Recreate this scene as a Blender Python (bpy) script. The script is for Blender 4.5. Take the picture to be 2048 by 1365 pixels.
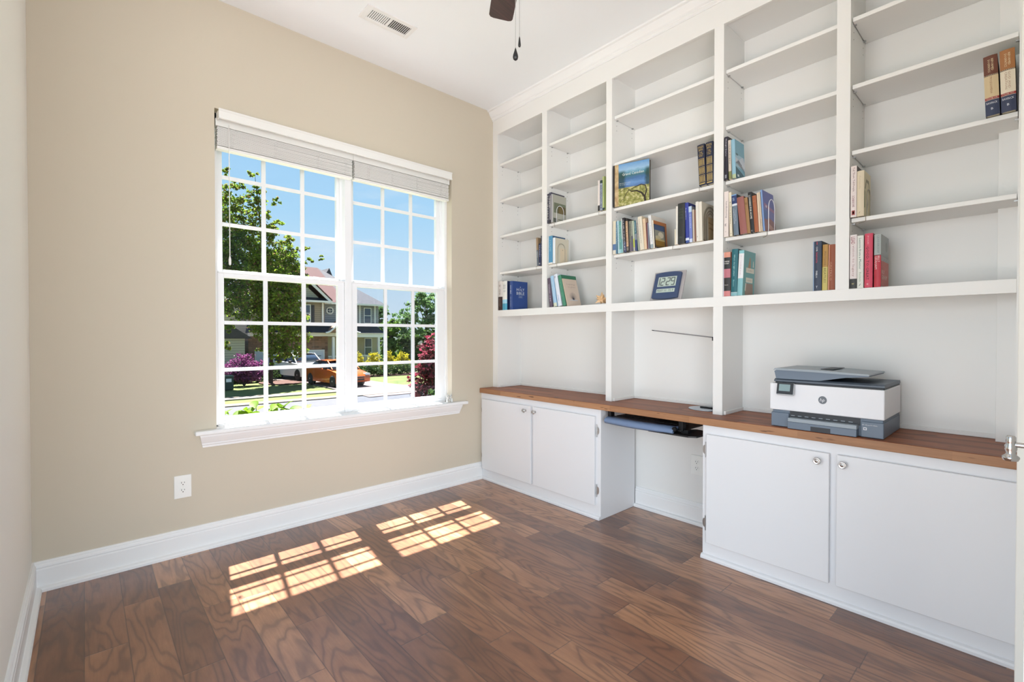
import bpy, bmesh, math, random
import numpy as np
from mathutils import Vector, Matrix, Euler
PI = math.pi
R = math.radians
for o in list(bpy.data.objects): bpy.data.objects.remove(o, do_unlink=True)
S = bpy.context.scene
COL = S.collection

# ------------------------------------------------------------------ camera, sky, sun, lamps, exposure
cam_d = bpy.data.cameras.new('camera'); cam = bpy.data.objects.new('camera', cam_d); COL.objects.link(cam)
cam.location = (-2.412, -3.0712, 1.1753)
cam.rotation_euler = Euler((PI/2 - 0.0110, 0.0, -0.7342), 'XYZ')
cam_d.sensor_width = 36.0; cam_d.lens = 946.3*36.0/2048.0
cam_d.clip_start = 0.02; cam_d.clip_end = 400
S.camera = cam
S.view_settings.view_transform = 'Standard'; S.view_settings.look = 'None'
S.view_settings.gamma = 1.0; S.view_settings.use_curve_mapping = False
S.view_settings.exposure = 0.0

W = bpy.data.worlds.new('sky'); S.world = W; W.use_nodes = True
def build_world():
    nt = W.node_tree; nt.nodes.clear(); L = nt.links
    out = nt.nodes.new('ShaderNodeOutputWorld'); bg = nt.nodes.new('ShaderNodeBackground')
    tc = nt.nodes.new('ShaderNodeTexCoord'); sx = nt.nodes.new('ShaderNodeSeparateXYZ')
    rp = nt.nodes.new('ShaderNodeValToRGB')
    mr = nt.nodes.new('ShaderNodeMapRange'); mr.inputs[1].default_value = -0.2; mr.inputs[2].default_value = 1.0
    L.new(tc.outputs['Generated'], sx.inputs[0]); L.new(sx.outputs['Z'], mr.inputs[0]); L.new(mr.outputs[0], rp.inputs[0])
    e = rp.color_ramp.elements
    e[0].position = 0.0; e[0].color = (.30, .30, .24, 1)
    e[1].position = 1.0; e[1].color = (.22, .46, .86, 1)
    for p, c in ((.155, (.34, .36, .30, 1)), (.175, (.72, .83, .93, 1)), (.24, (.62, .80, .95, 1)), (.36, (.42, .70, .95, 1)), (.55, (.33, .60, .93, 1))):
        n = e.new(p); n.color = c
    nz = nt.nodes.new('ShaderNodeTexNoise'); nz.inputs['Scale'].default_value = 5.0; nz.inputs['Detail'].default_value = 6
    mp = nt.nodes.new('ShaderNodeMapping'); mp.inputs['Scale'].default_value = (1, 1, 3.5)
    L.new(tc.outputs['Generated'], mp.inputs[0]); L.new(mp.outputs[0], nz.inputs['Vector'])
    cr = nt.nodes.new('ShaderNodeValToRGB'); cr.color_ramp.elements[0].position = .56; cr.color_ramp.elements[1].position = .78
    cr.color_ramp.elements[1].color = (.45, .45, .45, 1)
    L.new(nz.outputs['Fac'], cr.inputs[0])
    mx = nt.nodes.new('ShaderNodeMix'); mx.data_type = 'RGBA'
    L.new(cr.outputs[0], mx.inputs[0]); L.new(rp.outputs[0], mx.inputs[6]); mx.inputs[7].default_value = (.88, .92, .97, 1)
    L.new(mx.outputs[2], bg.inputs['Color']); bg.inputs['Strength'].default_value = 1.0
    L.new(bg.outputs[0], out.inputs[0])
build_world()

sun_d = bpy.data.lights.new('sun', 'SUN'); sun_d.energy = 29.0; sun_d.angle = R(0.53); sun_d.color = (1.0, .97, .92)
sun = bpy.data.objects.new('sun', sun_d); COL.objects.link(sun)
sun.rotation_euler = Vector((-.065, -.42, -1.0)).to_track_quat('-Z', 'Y').to_euler()
sun.location = (1, 10, 20)
# unseen fill light added behind the camera, aimed in through the open double doorway
fd = bpy.data.lights.new('back_fill_light', 'AREA'); fd.shape = 'RECTANGLE'; fd.size = 3.6; fd.size_y = 2.7; fd.energy = 196.0; fd.color = (.90, .96, 1.0)
fo = bpy.data.objects.new('back_fill_light', fd); COL.objects.link(fo); fo.location = (-2.70, -5.2, 1.1); fo.rotation_euler = (R(118), 0, R(-20))

# second added fill light, unseen, aimed through the opening made in the left wall
ld = bpy.data.lights.new('side_fill_light', 'AREA'); ld.shape = 'RECTANGLE'; ld.size = 1.9; ld.size_y = 2.5; ld.energy = 70.0; ld.color = (.93, .97, 1.0)
lo_ = bpy.data.objects.new('side_fill_light', ld); COL.objects.link(lo_); lo_.location = (-4.0, -2.25, 1.1); lo_.rotation_euler = (R(112), 0, R(-90))

# ------------------------------------------------------------------ materials
def lin(c):
    c = c/255.0
    return c/12.92 if c <= .04045 else ((c+.055)/1.055)**2.4
def rgb(*c): return (lin(c[0]), lin(c[1]), lin(c[2]), 1.0)
MATS = {}
def mat(name, col=(200, 200, 200), rough=.5, metal=0.0, spec=.5, coat=0.0, emit=None, es=1.0, bump=None, trans=0.0):
    if name in MATS: return MATS[name]
    m = bpy.data.materials.new(name); m.use_nodes = True
    b = m.node_tree.nodes['Principled BSDF']
    b.inputs['Base Color'].default_value = rgb(*col)
    b.inputs['Roughness'].default_value = rough; b.inputs['Metallic'].default_value = metal
    b.inputs['Specular IOR Level'].default_value = spec
    b.inputs['Coat Weight'].default_value = coat
    b.inputs['Transmission Weight'].default_value = trans
    if emit: b.inputs['Emission Color'].default_value = rgb(*emit); b.inputs['Emission Strength'].default_value = es
    nt = m.node_tree
    # faint procedural unevenness so that no surface is perfectly flat
    sc, amt, dist = bump if bump else (60.0, .04, .001)
    tc = nt.nodes.new('ShaderNodeTexCoord'); nz = nt.nodes.new('ShaderNodeTexNoise'); nz.inputs['Scale'].default_value = sc
    nz.inputs['Detail'].default_value = 4
    bp = nt.nodes.new('ShaderNodeBump'); bp.inputs['Strength'].default_value = amt; bp.inputs['Distance'].default_value = dist
    nt.links.new(tc.outputs['Object'], nz.inputs['Vector']); nt.links.new(nz.outputs['Fac'], bp.inputs['Height'])
    nt.links.new(bp.outputs[0], b.inputs['Normal'])
    MATS[name] = m
    return m
class NG:
    """small helper to wire node graphs"""
    def __init__(s, m): s.nt = m.node_tree; s.N = s.nt.nodes; s.L = s.nt.links
    def n(s, t, **k):
        x = s.N.new(t)
        for a, v in k.items(): setattr(x, a, v)
        return x
    def put(s, sock, v):
        if hasattr(v, 'is_output'): s.L.new(v, sock)
        elif v is not None: sock.default_value = v
    def math(s, op, a, b=None, c=None):
        x = s.n('ShaderNodeMath', operation=op); s.put(x.inputs[0], a); s.put(x.inputs[1], b); s.put(x.inputs[2], c); return x.outputs[0]
    def ramp(s, f, stops):
        x = s.n('ShaderNodeValToRGB'); e = x.color_ramp.elements
        e[0].position, e[0].color = stops[0]; e[1].position, e[1].color = stops[-1]
        for p, c in stops[1:-1]: k = e.new(p); k.color = c
        s.L.new(f, x.inputs[0]); return x.outputs[0]
    def mix(s, f, a, b, bt='MIX'):
        x = s.n('ShaderNodeMix', data_type='RGBA', blend_type=bt); s.put(x.inputs[0], f); s.put(x.inputs[6], a); s.put(x.inputs[7], b); return x.outputs[2]
    def xyz(s, x=None, y=None, z=None):
        c = s.n('ShaderNodeCombineXYZ'); s.put(c.inputs[0], x); s.put(c.inputs[1], y); s.put(c.inputs[2], z); return c.outputs[0]
    def noise(s, vec, scale=5, detail=4, rough=.5, dist=0):
        x = s.n('ShaderNodeTexNoise'); s.put(x.inputs['Vector'], vec); x.inputs['Scale'].default_value = scale; x.inputs['Detail'].default_value = detail
        x.inputs['Roughness'].default_value = rough; x.inputs['Distortion'].default_value = dist; return x.outputs['Fac']
    def wn(s, vec):
        x = s.n('ShaderNodeTexWhiteNoise', noise_dimensions='3D'); s.put(x.inputs['Vector'], vec); return x.outputs['Value']
def newmat(name):
    m = bpy.data.materials.new(name); m.use_nodes = True; MATS[name] = m
    return m, NG(m), m.node_tree.nodes['Principled BSDF']

def floor_material():
    m, g, b = newmat('hand_scraped_hickory_floor')
    tc = g.n('ShaderNodeTexCoord'); sp = g.n('ShaderNodeSeparateXYZ'); g.L.new(tc.outputs['Object'], sp.inputs[0])
    X, Y = sp.outputs[0], sp.outputs[1]
    u = g.math('DIVIDE', g.math('ADD', X, 2.4226+.127*20), .127)
    ix = g.math('FLOOR', u); fx = g.math('FRACT', u)
    off = g.math('MULTIPLY', g.wn(g.xyz(ix, 3.1, 0)), 7.0)
    ln = g.math('ADD', g.math('MULTIPLY', g.wn(g.xyz(ix, 9.7, 2)), .35), .62)
    v = g.math('DIVIDE', g.math('ADD', g.math('ADD', Y, 20), off), ln)
    iy = g.math('FLOOR', v); fy = g.math('FRACT', v)
    rnd = g.wn(g.xyz(ix, iy, 5)); rnd2 = g.wn(g.xyz(ix, iy, 11))
    # figure: large cathedral rings, different on each board
    o = g.math('MULTIPLY', rnd, 40.0)
    vec = g.xyz(g.math('ADD', g.math('MULTIPLY', X, 6.0), o), g.math('ADD', g.math('MULTIPLY', Y, 1.05), g.math('MULTIPLY', rnd2, 30)), o)
    big = g.noise(vec, 1.0, 3, .42, .25)
    rings = g.math('MULTIPLY', g.math('SINE', g.math('MULTIPLY', big, 92.0)), .5)
    rings = g.math('ADD', rings, .5)
    fine = g.noise(g.xyz(g.math('MULTIPLY', X, 120), g.math('ADD', g.math('MULTIPLY', Y, 8), o), 0), 1.0, 5, .65)
    blot = g.noise(g.xyz(g.math('MULTIPLY', X, 9), g.math('ADD', g.math('MULTIPLY', Y, 4), o), 0), 1.0, 4, .6)
    rr = g.ramp(rings, [(0.0, (.15, .15, .15, 1)), (.25, (.7, .7, .7, 1)), (1.0, (1, 1, 1, 1))])
    base = g.ramp(g.math('ADD', g.math('MULTIPLY', blot, .45), g.math('MULTIPLY', rnd, .55)),
                  [(.22, rgb(112, 68, 44)), (.5, rgb(156, 104, 72)), (.78, rgb(204, 148, 106))])
    dark = g.mix(.62, base, rgb(74, 46, 35))
    c1 = g.mix(rr, dark, base)
    c2 = g.mix(g.math('MULTIPLY', fine, .55), c1, rgb(82, 54, 43))
    ex = g.math('MINIMUM', fx, g.math('SUBTRACT', 1.0, fx)); ey = g.math('MULTIPLY', g.math('MINIMUM', fy, g.math('SUBTRACT', 1.0, fy)), 6.0)
    ed = g.math('MINIMUM', ex, ey)
    seam = g.ramp(ed, [(0.0, (1, 1, 1, 1)), (.008, (1, 1, 1, 1)), (.018, (0, 0, 0, 1)), (1, (0, 0, 0, 1))])
    c3 = g.mix(g.math('MULTIPLY', seam, .55), c2, rgb(48, 30, 24))
    dust = g.noise(g.xyz(X, Y, 0), 3.2, 8, .7)
    dsp = g.ramp(dust, [(.62, (0, 0, 0, 1)), (.76, (.35, .35, .35, 1))])
    spk = g.ramp(g.noise(g.xyz(X, Y, 1), 160, 2, .5), [(.72, (0, 0, 0, 1)), (.78, (1, 1, 1, 1))])
    c4 = g.mix(g.math('MULTIPLY', dsp, spk), c3, rgb(170, 160, 155))
    g.L.new(c4, b.inputs['Base Color'])
    g.put(b.inputs['Roughness'], g.math('ADD', g.math('MULTIPLY', fine, .16), .27)); b.inputs['Coat Weight'].default_value = .6; b.inputs['Coat Roughness'].default_value = .26
    b.inputs['Specular IOR Level'].default_value = .5
    h = g.math('SUBTRACT', g.math('ADD', g.math('MULTIPLY', rr, .35), g.math('MULTIPLY', blot, .9)), g.math('MULTIPLY', seam, 1.2))
    bp = g.n('ShaderNodeBump'); bp.inputs['Strength'].default_value = .28; bp.inputs['Distance'].default_value = .0022
    g.L.new(h, bp.inputs['Height']); g.L.new(bp.outputs[0], b.inputs['Normal'])
    return m
def block_material(name, light, dark, strip=.042):
    m, g, b = newmat(name)
    tc = g.n('ShaderNodeTexCoord'); sp = g.n('ShaderNodeSeparateXYZ'); g.L.new(tc.outputs['Object'], sp.inputs[0])
    X, Y, Z = sp.outputs
    ix = g.math('FLOOR', g.math('DIVIDE', g.math('ADD', X, 5.0), strip))
    iy = g.math('FLOOR', g.math('DIVIDE', g.math('ADD', Y, g.math('MULTIPLY', g.wn(g.xyz(ix, 1, 1)), 3)), .52))
    r = g.wn(g.xyz(ix, iy, 7))
    fine = g.noise(g.xyz(g.math('MULTIPLY', X, 90), g.math('ADD', g.math('MULTIPLY', Y, 5), g.math('MULTIPLY', r, 30)), g.math('MULTIPLY', Z, 90)), 1, 5, .6)
    c = g.mix(g.math('ADD', g.math('MULTIPLY', r, .45), g.math('MULTIPLY', fine, .6)), rgb(*dark), rgb(*light))
    kn = g.ramp(g.noise(g.xyz(g.math('MULTIPLY', X, 6), g.math('MULTIPLY', Y, 2.5), g.math('MULTIPLY', Z, 14)), 3, 2, .5), [(.66, (0, 0, 0, 1)), (.72, (.7, .7, .7, 1))])
    c = g.mix(kn, c, rgb(70, 42, 30))
    g.L.new(c, b.inputs['Base Color']); b.inputs['Roughness'].default_value = .46; b.inputs['Specular IOR Level'].default_value = .35
    return m
def siding_material(name, col, dark, pitch=.12):
    m, g, b = newmat(name)
    tc = g.n('ShaderNodeTexCoord'); sp = g.n('ShaderNodeSeparateXYZ'); g.L.new(tc.outputs['Object'], sp.inputs[0])
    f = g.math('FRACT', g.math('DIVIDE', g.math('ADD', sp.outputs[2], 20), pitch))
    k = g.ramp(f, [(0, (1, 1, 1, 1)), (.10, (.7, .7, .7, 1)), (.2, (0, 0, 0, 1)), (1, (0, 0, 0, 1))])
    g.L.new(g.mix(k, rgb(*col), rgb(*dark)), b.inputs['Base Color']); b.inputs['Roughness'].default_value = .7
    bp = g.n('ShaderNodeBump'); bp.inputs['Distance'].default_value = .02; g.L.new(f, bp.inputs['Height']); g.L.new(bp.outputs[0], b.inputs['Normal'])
    return m
def noise_material(name, c1, c2, scale=8, rough=.8, bump=.3, bd=.02, c3=None, stretch=(1, 1, 1)):
    m, g, b = newmat(name)
    tc = g.n('ShaderNodeTexCoord'); mp = g.n('ShaderNodeMapping'); mp.inputs['Scale'].default_value = stretch
    g.L.new(tc.outputs['Object'], mp.inputs[0])
    f = g.noise(mp.outputs[0], scale, 6, .65)
    st = [(.3, rgb(*c1)), (.7, rgb(*c2))] if c3 is None else [(.25, rgb(*c1)), (.5, rgb(*c2)), (.75, rgb(*c3))]
    g.L.new(g.ramp(f, st), b.inputs['Base Color']); b.inputs['Roughness'].default_value = rough
    bp = g.n('ShaderNodeBump'); bp.inputs['Strength'].default_value = bump; bp.inputs['Distance'].default_value = bd
    g.L.new(f, bp.inputs['Height']); g.L.new(bp.outputs[0], b.inputs['Normal'])
    return m
def leaf_material(name, cols, trans=.45):
    m, g, b = newmat(name)
    geo = g.n('ShaderNodeNewGeometry')
    n = len(cols)
    c = g.ramp(geo.outputs['Random Per Island'], [(i/(n-1), rgb(*q)) for i, q in enumerate(cols)])
    g.L.new(c, b.inputs['Base Color']); b.inputs['Roughness'].default_value = .55; b.inputs['Specular IOR Level'].default_value = .25
    t = g.n('ShaderNodeBsdfTranslucent'); g.L.new(c, t.inputs['Color'])
    mx = g.n('ShaderNodeMixShader'); mx.inputs[0].default_value = trans
    out = [x for x in g.N if x.type == 'OUTPUT_MATERIAL'][0]
    g.L.new(b.outputs[0], mx.inputs[1]); g.L.new(t.outputs[0], mx.inputs[2]); g.L.new(mx.outputs[0], out.inputs[0])
    return m
def glass_material(name, tint=(1, 1, 1), refl=.06):
    m = bpy.data.materials.new(name); m.use_nodes = True; MATS[name] = m
    g = NG(m); g.N.clear()
    t = g.n('ShaderNodeBsdfTransparent'); t.inputs[0].default_value = (*tint, 1)
    s = g.n('ShaderNodeBsdfGlossy'); s.inputs['Roughness'].default_value = .01
    fr = g.n('ShaderNodeLayerWeight'); fr.inputs[0].default_value = .35
    mx = g.n('ShaderNodeMixShader'); out = g.n('ShaderNodeOutputMaterial')
    g.L.new(g.math('ADD', g.math('MULTIPLY', fr.outputs['Fresnel'], .05), refl*.12), mx.inputs[0])
    g.L.new(t.outputs[0], mx.inputs[1]); g.L.new(s.outputs[0], mx.inputs[2]); g.L.new(mx.outputs[0], out.inputs[0])
    return m
def stone_material():
    m, g, b = newmat('ledgestone_veneer')
    tc = g.n('ShaderNodeTexCoord'); sp = g.n('ShaderNodeSeparateXYZ'); g.L.new(tc.outputs['Object'], sp.inputs[0])
    br = g.n('ShaderNodeTexBrick'); g.L.new(g.xyz(sp.outputs[0], sp.outputs[2], 0), br.inputs['Vector'])
    br.inputs['Scale'].default_value = 1.0; br.inputs['Brick Width'].default_value = .5; br.inputs['Row Height'].default_value = .14
    br.inputs['Mortar Size'].default_value = .008
    br.inputs['Color1'].default_value = rgb(150, 112, 92); br.inputs['Color2'].default_value = rgb(92, 68, 58); br.inputs['Mortar'].default_value = rgb(50, 40, 36)
    f = g.noise(tc.outputs['Object'], 4, 4, .6)
    g.L.new(g.mix(g.math('MULTIPLY', f, .5), br.outputs['Color'], rgb(178, 150, 126)), b.inputs['Base Color']); b.inputs['Roughness'].default_value = .9
    return m

M_FLOOR = floor_material()
M_TOP = block_material('butcher_block_top', (178, 108, 68), (86, 42, 24))
M_EDGE = block_material('butcher_block_edge', (190, 142, 104), (116, 76, 50), .3)
M_WALL = mat('beige_wall_paint', (206, 196, 178), .75, bump=(180, .12, .0008))
M_LWALL = mat('pale_cream_wall_paint', (240, 238, 231), .7, bump=(180, .12, .0008))
M_CEIL = mat('ceiling_paint', (244, 247, 250), .9, bump=(220, .1, .0008))
M_TRIM = mat('white_trim_paint', (238, 238, 238), .35, bump=(30, .03, .001))
M_CASE = mat('white_bookcase_paint', (235, 234, 231), .42, bump=(25, .05, .001))
M_CAB = mat('white_cabinet_paint', (228, 228, 230), .4, bump=(25, .04, .001))
M_VINYL = mat('white_window_vinyl', (240, 241, 243), .35)
M_BLIND = mat('white_blind_slat', (235, 234, 230), .45)
M_SHADE = mat('dark_gap', (70, 66, 60), .8)
M_CHROME = mat('polished_nickel', (205, 205, 205), .18, 1.0)
M_STEEL = mat('brushed_steel', (190, 190, 190), .35, 1.0)
M_WIRE = mat('bookend_wire', (176, 170, 158), .35, .6)
M_WIREW = mat('white_wire', (232, 232, 236), .4)
M_LAMPG = mat('lamp_satin_grey', (150, 150, 152), .4, .3)
M_BLACK = mat('black_plastic', (22, 22, 24), .45)
M_BLACKM = mat('black_metal', (35, 35, 38), .4, .6)
M_PAGE = mat('book_pages', (226, 218, 198), .8, bump=(300, .3, .0006))
M_PLATE = mat('outlet_plastic', (240, 240, 236), .35)
M_HOLE = mat('outlet_slot', (30, 28, 26), .6)
M_GLASS = glass_material('clear_window_glass', (1, 1, 1), .05)
M_GLASSR = glass_material('reflection_haze_glass', (.93, .95, .97), .16)  # bluish tint and extra gloss stand in for a reflected haze

# ------------------------------------------------------------------ mesh helpers
class MB:
    def __init__(s): s.v = []; s.f = []; s.m = []; s.sm = []
    def add(s, vs, fs, mi=0, M=None, smooth=False):
        n = len(s.v)
        for p in vs:
            p = Vector(p)
            if M is not None: p = M @ p
            s.v.append((p.x, p.y, p.z))
        for f in fs: s.f.append([n+i for i in f]); s.m.append(mi); s.sm.append(smooth)
        return s
    def box(s, x0, x1, y0, y1, z0, z1, mi=0, M=None):
        x0, x1 = min(x0, x1), max(x0, x1); y0, y1 = min(y0, y1), max(y0, y1); z0, z1 = min(z0, z1), max(z0, z1)
        return s.add([(x0, y0, z0), (x1, y0, z0), (x1, y1, z0), (x0, y1, z0), (x0, y0, z1), (x1, y0, z1), (x1, y1, z1), (x0, y1, z1)],
                     [(0, 3, 2, 1), (4, 5, 6, 7), (0, 1, 5, 4), (1, 2, 6, 5), (2, 3, 7, 6), (3, 0, 4, 7)], mi, M)
    def prism(s, pts, a0, a1, axis='y', mi=0, M=None, smooth=False):
        """closed 2D polygon swept along an axis. axis y: pts are (x,z); x: (y,z); z: (x,y)"""
        n = len(pts); mk = {'y': lambda p, a: (p[0], a, p[1]), 'x': lambda p, a: (a, p[0], p[1]), 'z': lambda p, a: (p[0], p[1], a)}[axis]
        vs = [mk(p, a0) for p in pts] + [mk(p, a1) for p in pts]
        area = sum(pts[i][0]*pts[(i+1) % n][1]-pts[(i+1) % n][0]*pts[i][1] for i in range(n))
        flip = (area > 0) == (a1 > a0)
        if axis == 'y': flip = not flip
        fs = [tuple(range(n)), tuple(range(2*n-1, n-1, -1))]
        sd = [(i, i+n, (i+1) % n+n, (i+1) % n) for i in range(n)]
        if flip: fs = [tuple(reversed(f)) for f in fs]; sd = [tuple(reversed(f)) for f in sd]
        s.add(vs, fs, mi, M); s.add(vs, sd, mi, M, smooth)
        return s
    def tube(s, pts, r, n=8, mi=0, M=None, closed=False):
        pts = [Vector(p) for p in pts]; k = len(pts); vs = []; fs = []
        rr = r if isinstance(r, (list, tuple)) else [r]*k
        up = None
        for i, p in enumerate(pts):
            a = pts[i-1] if (i > 0 or closed) else p; b = pts[(i+1) % k] if (i < k-1 or closed) else p
            d = (b-a).normalized()
            if up is None: up = d.orthogonal().normalized()
            up = (up - d*up.dot(d)); up = up.normalized() if up.length > 1e-6 else d.orthogonal().normalized()
            sd = d.cross(up)
            for j in range(n):
                t = 2*PI*j/n; vs.append(p + (up*math.cos(t)+sd*math.sin(t))*rr[i])
        for i in range(k if closed else k-1):
            for j in range(n):
                a, b = i*n+j, i*n+(j+1) % n; c, d = ((i+1) % k)*n+(j+1) % n, ((i+1) % k)*n+j
                fs.append((a, b, c, d))
        s.add(vs, fs, mi, M, True)
        if not closed: s.add(vs, [tuple(range(n-1, -1, -1)), tuple((k-1)*n+j for j in range(n))], mi, M)
        return s
    def lathe(s, prof, n=24, mi=0, M=None, smooth=True):
        """profile (r,h) about local z"""
        vs = []; fs = []
        for r, h in prof:
            for j in range(n):
                t = 2*PI*j/n; vs.append((r*math.cos(t), r*math.sin(t), h))
        for i in range(len(prof)-1):
            for j in range(n):
                fs.append((i*n+j, i*n+(j+1) % n, (i+1)*n+(j+1) % n, (i+1)*n+j))
        s.add(vs, fs, mi, M, smooth)
        s.add(vs, [tuple(range(n-1, -1, -1)), tuple((len(prof)-1)*n+j for j in range(n))], mi, M)
        return s
    def grid(s, rows, mi=0, M=None, smooth=True, closed=False):
        h = len(rows); w = len(rows[0]); vs = [p for r_ in rows for p in r_]
        fs = []
        for i in range(h-1):
            for j in range(w if closed else w-1):
                fs.append((i*w+j, i*w+(j+1) % w, (i+1)*w+(j+1) % w, (i+1)*w+j))
        return s.add(vs, fs, mi, M, smooth)
    def build(s, name, mats, parent=None, bevel=0, seg=2, weld=False):
        me = bpy.data.meshes.new(name); me.from_pydata(s.v, [], s.f)
        if not isinstance(mats, (list, tuple)): mats = [mats]
        for m in mats: me.materials.append(m)
        me.polygons.foreach_set('material_index', s.m); me.polygons.foreach_set('use_smooth', s.sm)
        me.update()
        if weld:
            bm = bmesh.new(); bm.from_mesh(me); bmesh.ops.remove_doubles(bm, verts=bm.verts, dist=1e-5); bm.to_mesh(me); bm.free()
        o = bpy.data.objects.new(name, me); COL.objects.link(o)
        if parent is not None: o.parent = parent
        if bevel:
            b = o.modifiers.new('bevel', 'BEVEL'); b.width = bevel; b.segments = seg; b.limit_method = 'ANGLE'; b.angle_limit = R(40)
            b.use_clamp_overlap = True
        return o
def tag(o, label=None, cat=None, group=None, kind=None):
    if label: o['label'] = label
    if cat: o['category'] = cat
    if group: o['group'] = group
    if kind: o['kind'] = kind
    return o
def empty(name, loc=(0, 0, 0), rz=0.0):
    o = bpy.data.objects.new(name, None); COL.objects.link(o); o.location = loc; o.rotation_euler = (0, 0, rz); o.empty_display_size = .05
    return o
def thing(name, label, cat, loc=(0, 0, 0), rz=0.0, group=None): return tag(empty(name, loc, rz), label, cat, group)
def struct(o): o['kind'] = 'structure'; return o
def copy_tree(o, parent=None):
    c = o.copy(); COL.objects.link(c)
    if parent is not None: c.parent = parent
    for ch in list(o.children): copy_tree(ch, c)
    return c
def L2(loc, rot=(0, 0, 0)): return Matrix.Translation(Vector(loc)) @ Euler(rot, 'XYZ').to_matrix().to_4x4()

_tc = {}
def text_geo(txt, spacing=1.0):
    k = (txt, spacing)
    if k in _tc: return _tc[k]
    cu = bpy.data.curves.new('t', 'FONT'); cu.body = txt; cu.size = 1.0; cu.resolution_u = 1; cu.space_character = spacing
    ob = bpy.data.objects.new('t', cu); COL.objects.link(ob)
    bpy.context.view_layer.update()
    dg = bpy.context.evaluated_depsgraph_get()
    me = bpy.data.meshes.new_from_object(ob.evaluated_get(dg))
    vs = [tuple(v.co) for v in me.vertices]; fs = [tuple(p.vertices) for p in me.polygons]
    bpy.data.meshes.remove(me); bpy.data.objects.remove(ob); bpy.data.curves.remove(cu)
    if vs:
        x0 = min(v[0] for v in vs); x1 = max(v[0] for v in vs); y0 = min(v[1] for v in vs); y1 = max(v[1] for v in vs)
        vs = [(v[0]-(x0+x1)/2, v[1]-(y0+y1)/2, 0) for v in vs]; _tc[k] = (vs, fs, x1-x0, y1-y0)
    else: _tc[k] = ([], [], 1, 1)
    return _tc[k]
def put_text(mb, txt, origin, xdir, ydir, width, height, mi=0, spacing=1.0, thick=.0):
    """writes txt centred on origin in the plane (xdir, ydir), fitted to width x height"""
    vs, fs, w, h = text_geo(txt, spacing)
    if not vs: return
    X, Y, O = Vector(xdir), Vector(ydir), Vector(origin)
    mb.add([O + X*(v[0]*width/w) + Y*(v[1]*height/h) for v in vs], fs, mi)

# ------------------------------------------------------------------ room shell
H = 3.048
WX0, WX1, WZ0, WZ1 = -1.869, -.276, .633, 2.444
struct(MB().box(-4.2, .52, -6.0, .2, -.12, 0).build('floor', M_FLOOR))
struct(MB().box(-2.7, .52, -3.2, .2, H, H+.12).build('ceiling', M_CEIL))
w = MB()
w.box(-2.7, WX0, 0, .2, 0, H); w.box(WX1, .52, 0, .2, 0, H); w.box(WX0, WX1, 0, .2, 0, WZ0); w.box(WX0, WX1, 0, .2, WZ1, H)
struct(w.build('wall_far', M_WALL))
struct(MB().box(-2.7, -2.6, -1.30, 0, 0, H).box(-2.7, -2.6, -3.2, -1.30, 2.62, H).box(-2.7, -2.6, -3.2, -3.1, 0, 2.62).build('wall_left', M_LWALL))  # opening near the camera added to let the side fill light in
struct(MB().box(.42, .52, -3.2, 0, 0, H).build('wall_right', M_CASE))
w = MB(); w.box(-.19, .42, -3.2, -3.0527, 0, H); w.box(-2.6, -.19, -3.2, -3.0527, 2.45, H)
struct(w.build('wall_back', M_LWALL))

def base_profile(dirn=1):
    """(offset from wall, height) of the two-step baseboard with shoe moulding"""
    return [(0, 0), (.034, 0), (.034, .012), (.030, .018), (.017, .022), (.015, .024), (.015, .098), (.0125, .101), (.0125, .106), (.015, .109), (.014, .118), (.0095, .124), (.0095, .128), (.006, .1345), (0, .1355)]
P = base_profile()
struct(MB().prism([(-a, z) for a, z in P], -2.6, .016, 'x').build('baseboard_far', M_TRIM))
struct(MB().prism([(-2.6+a, z) for a, z in P], -1.30, -.0, 'y').build('baseboard_left', M_TRIM))
struct(MB().prism([(.42-a-.0, z) for a, z in P], -1.891, -1.221, 'y').build('baseboard_right', M_TRIM))
# crown above the bookcase
struct(MB().prism([(.20, H), (.083, H), (.086, 3.038), (.098, 3.034), (.104, 3.022), (.118, 3.000), (.126, 2.994), (.126, 2.989), (.1385, 2.980), (.1385, 2.972), (.20, 2.972)], -3.05, 0, 'y').build('trim_1', M_TRIM))
# window stool and apron
struct(MB().box(-1.975, -.152, -.052, 0, .633, .6565).box(WX0, WX1, 0, .072, .633, .6565).build('trim_2', M_TRIM, bevel=.006, seg=3))
ap = MB()
pr = [(0.0, .633), (-.030, .633), (-.030, .620), (-.024, .606), (-.016, .590), (-.012, .583), (-.012, .576), (-.008, .570), (-.008, .560), (0, .558)]
def apron():
    vs = []; n = len(pr)
    for sgn in (0, 1):
        for y, z in pr:
            e = (.633-z)*.22
            x = (-1.952 + e) if sgn == 0 else (-.192 - e)
            vs.append((x, y, z))
    fs = [tuple(reversed(range(n))), tuple(range(n, 2*n))] + [(i, (i+1) % n, (i+1) % n+n, i+n) for i in range(n)]
    return MB().add(vs, fs)
struct(apron().build('trim_3', M_TRIM))
# white casing and closed door leaf beside the doorway the picture is taken from
struct(MB().box(-.20, -.135, -3.0527, -3.0325, 0, 2.5).build('trim_4', M_LWALL, bevel=.003))
d = struct(empty('door_1', (-.575, -3.075, 0)))
MB().box(-.365, .365, -.017, .017, .01, 2.43).build('door_panel', M_LWALL, d, bevel=.003)
k = MB()
Mk = L2((-.255, .041, .916))
k.lathe([(.0005, -.030), (.0125, -.028), (.0150, -.022), (.0145, -.019), (.0088, -.014), (.0080, -.010), (.0105, -.002), (.0105, .006), (.0078, .011), (.0085, .013), (.0085, .026), (.0065, .029), (.0005, .0295)], 28, 0, Mk)
k.tube([(-.255, .015, .925), (-.255, .034, .925)], .006, 12)
k.build('door_handle', M_CHROME, d)

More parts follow.
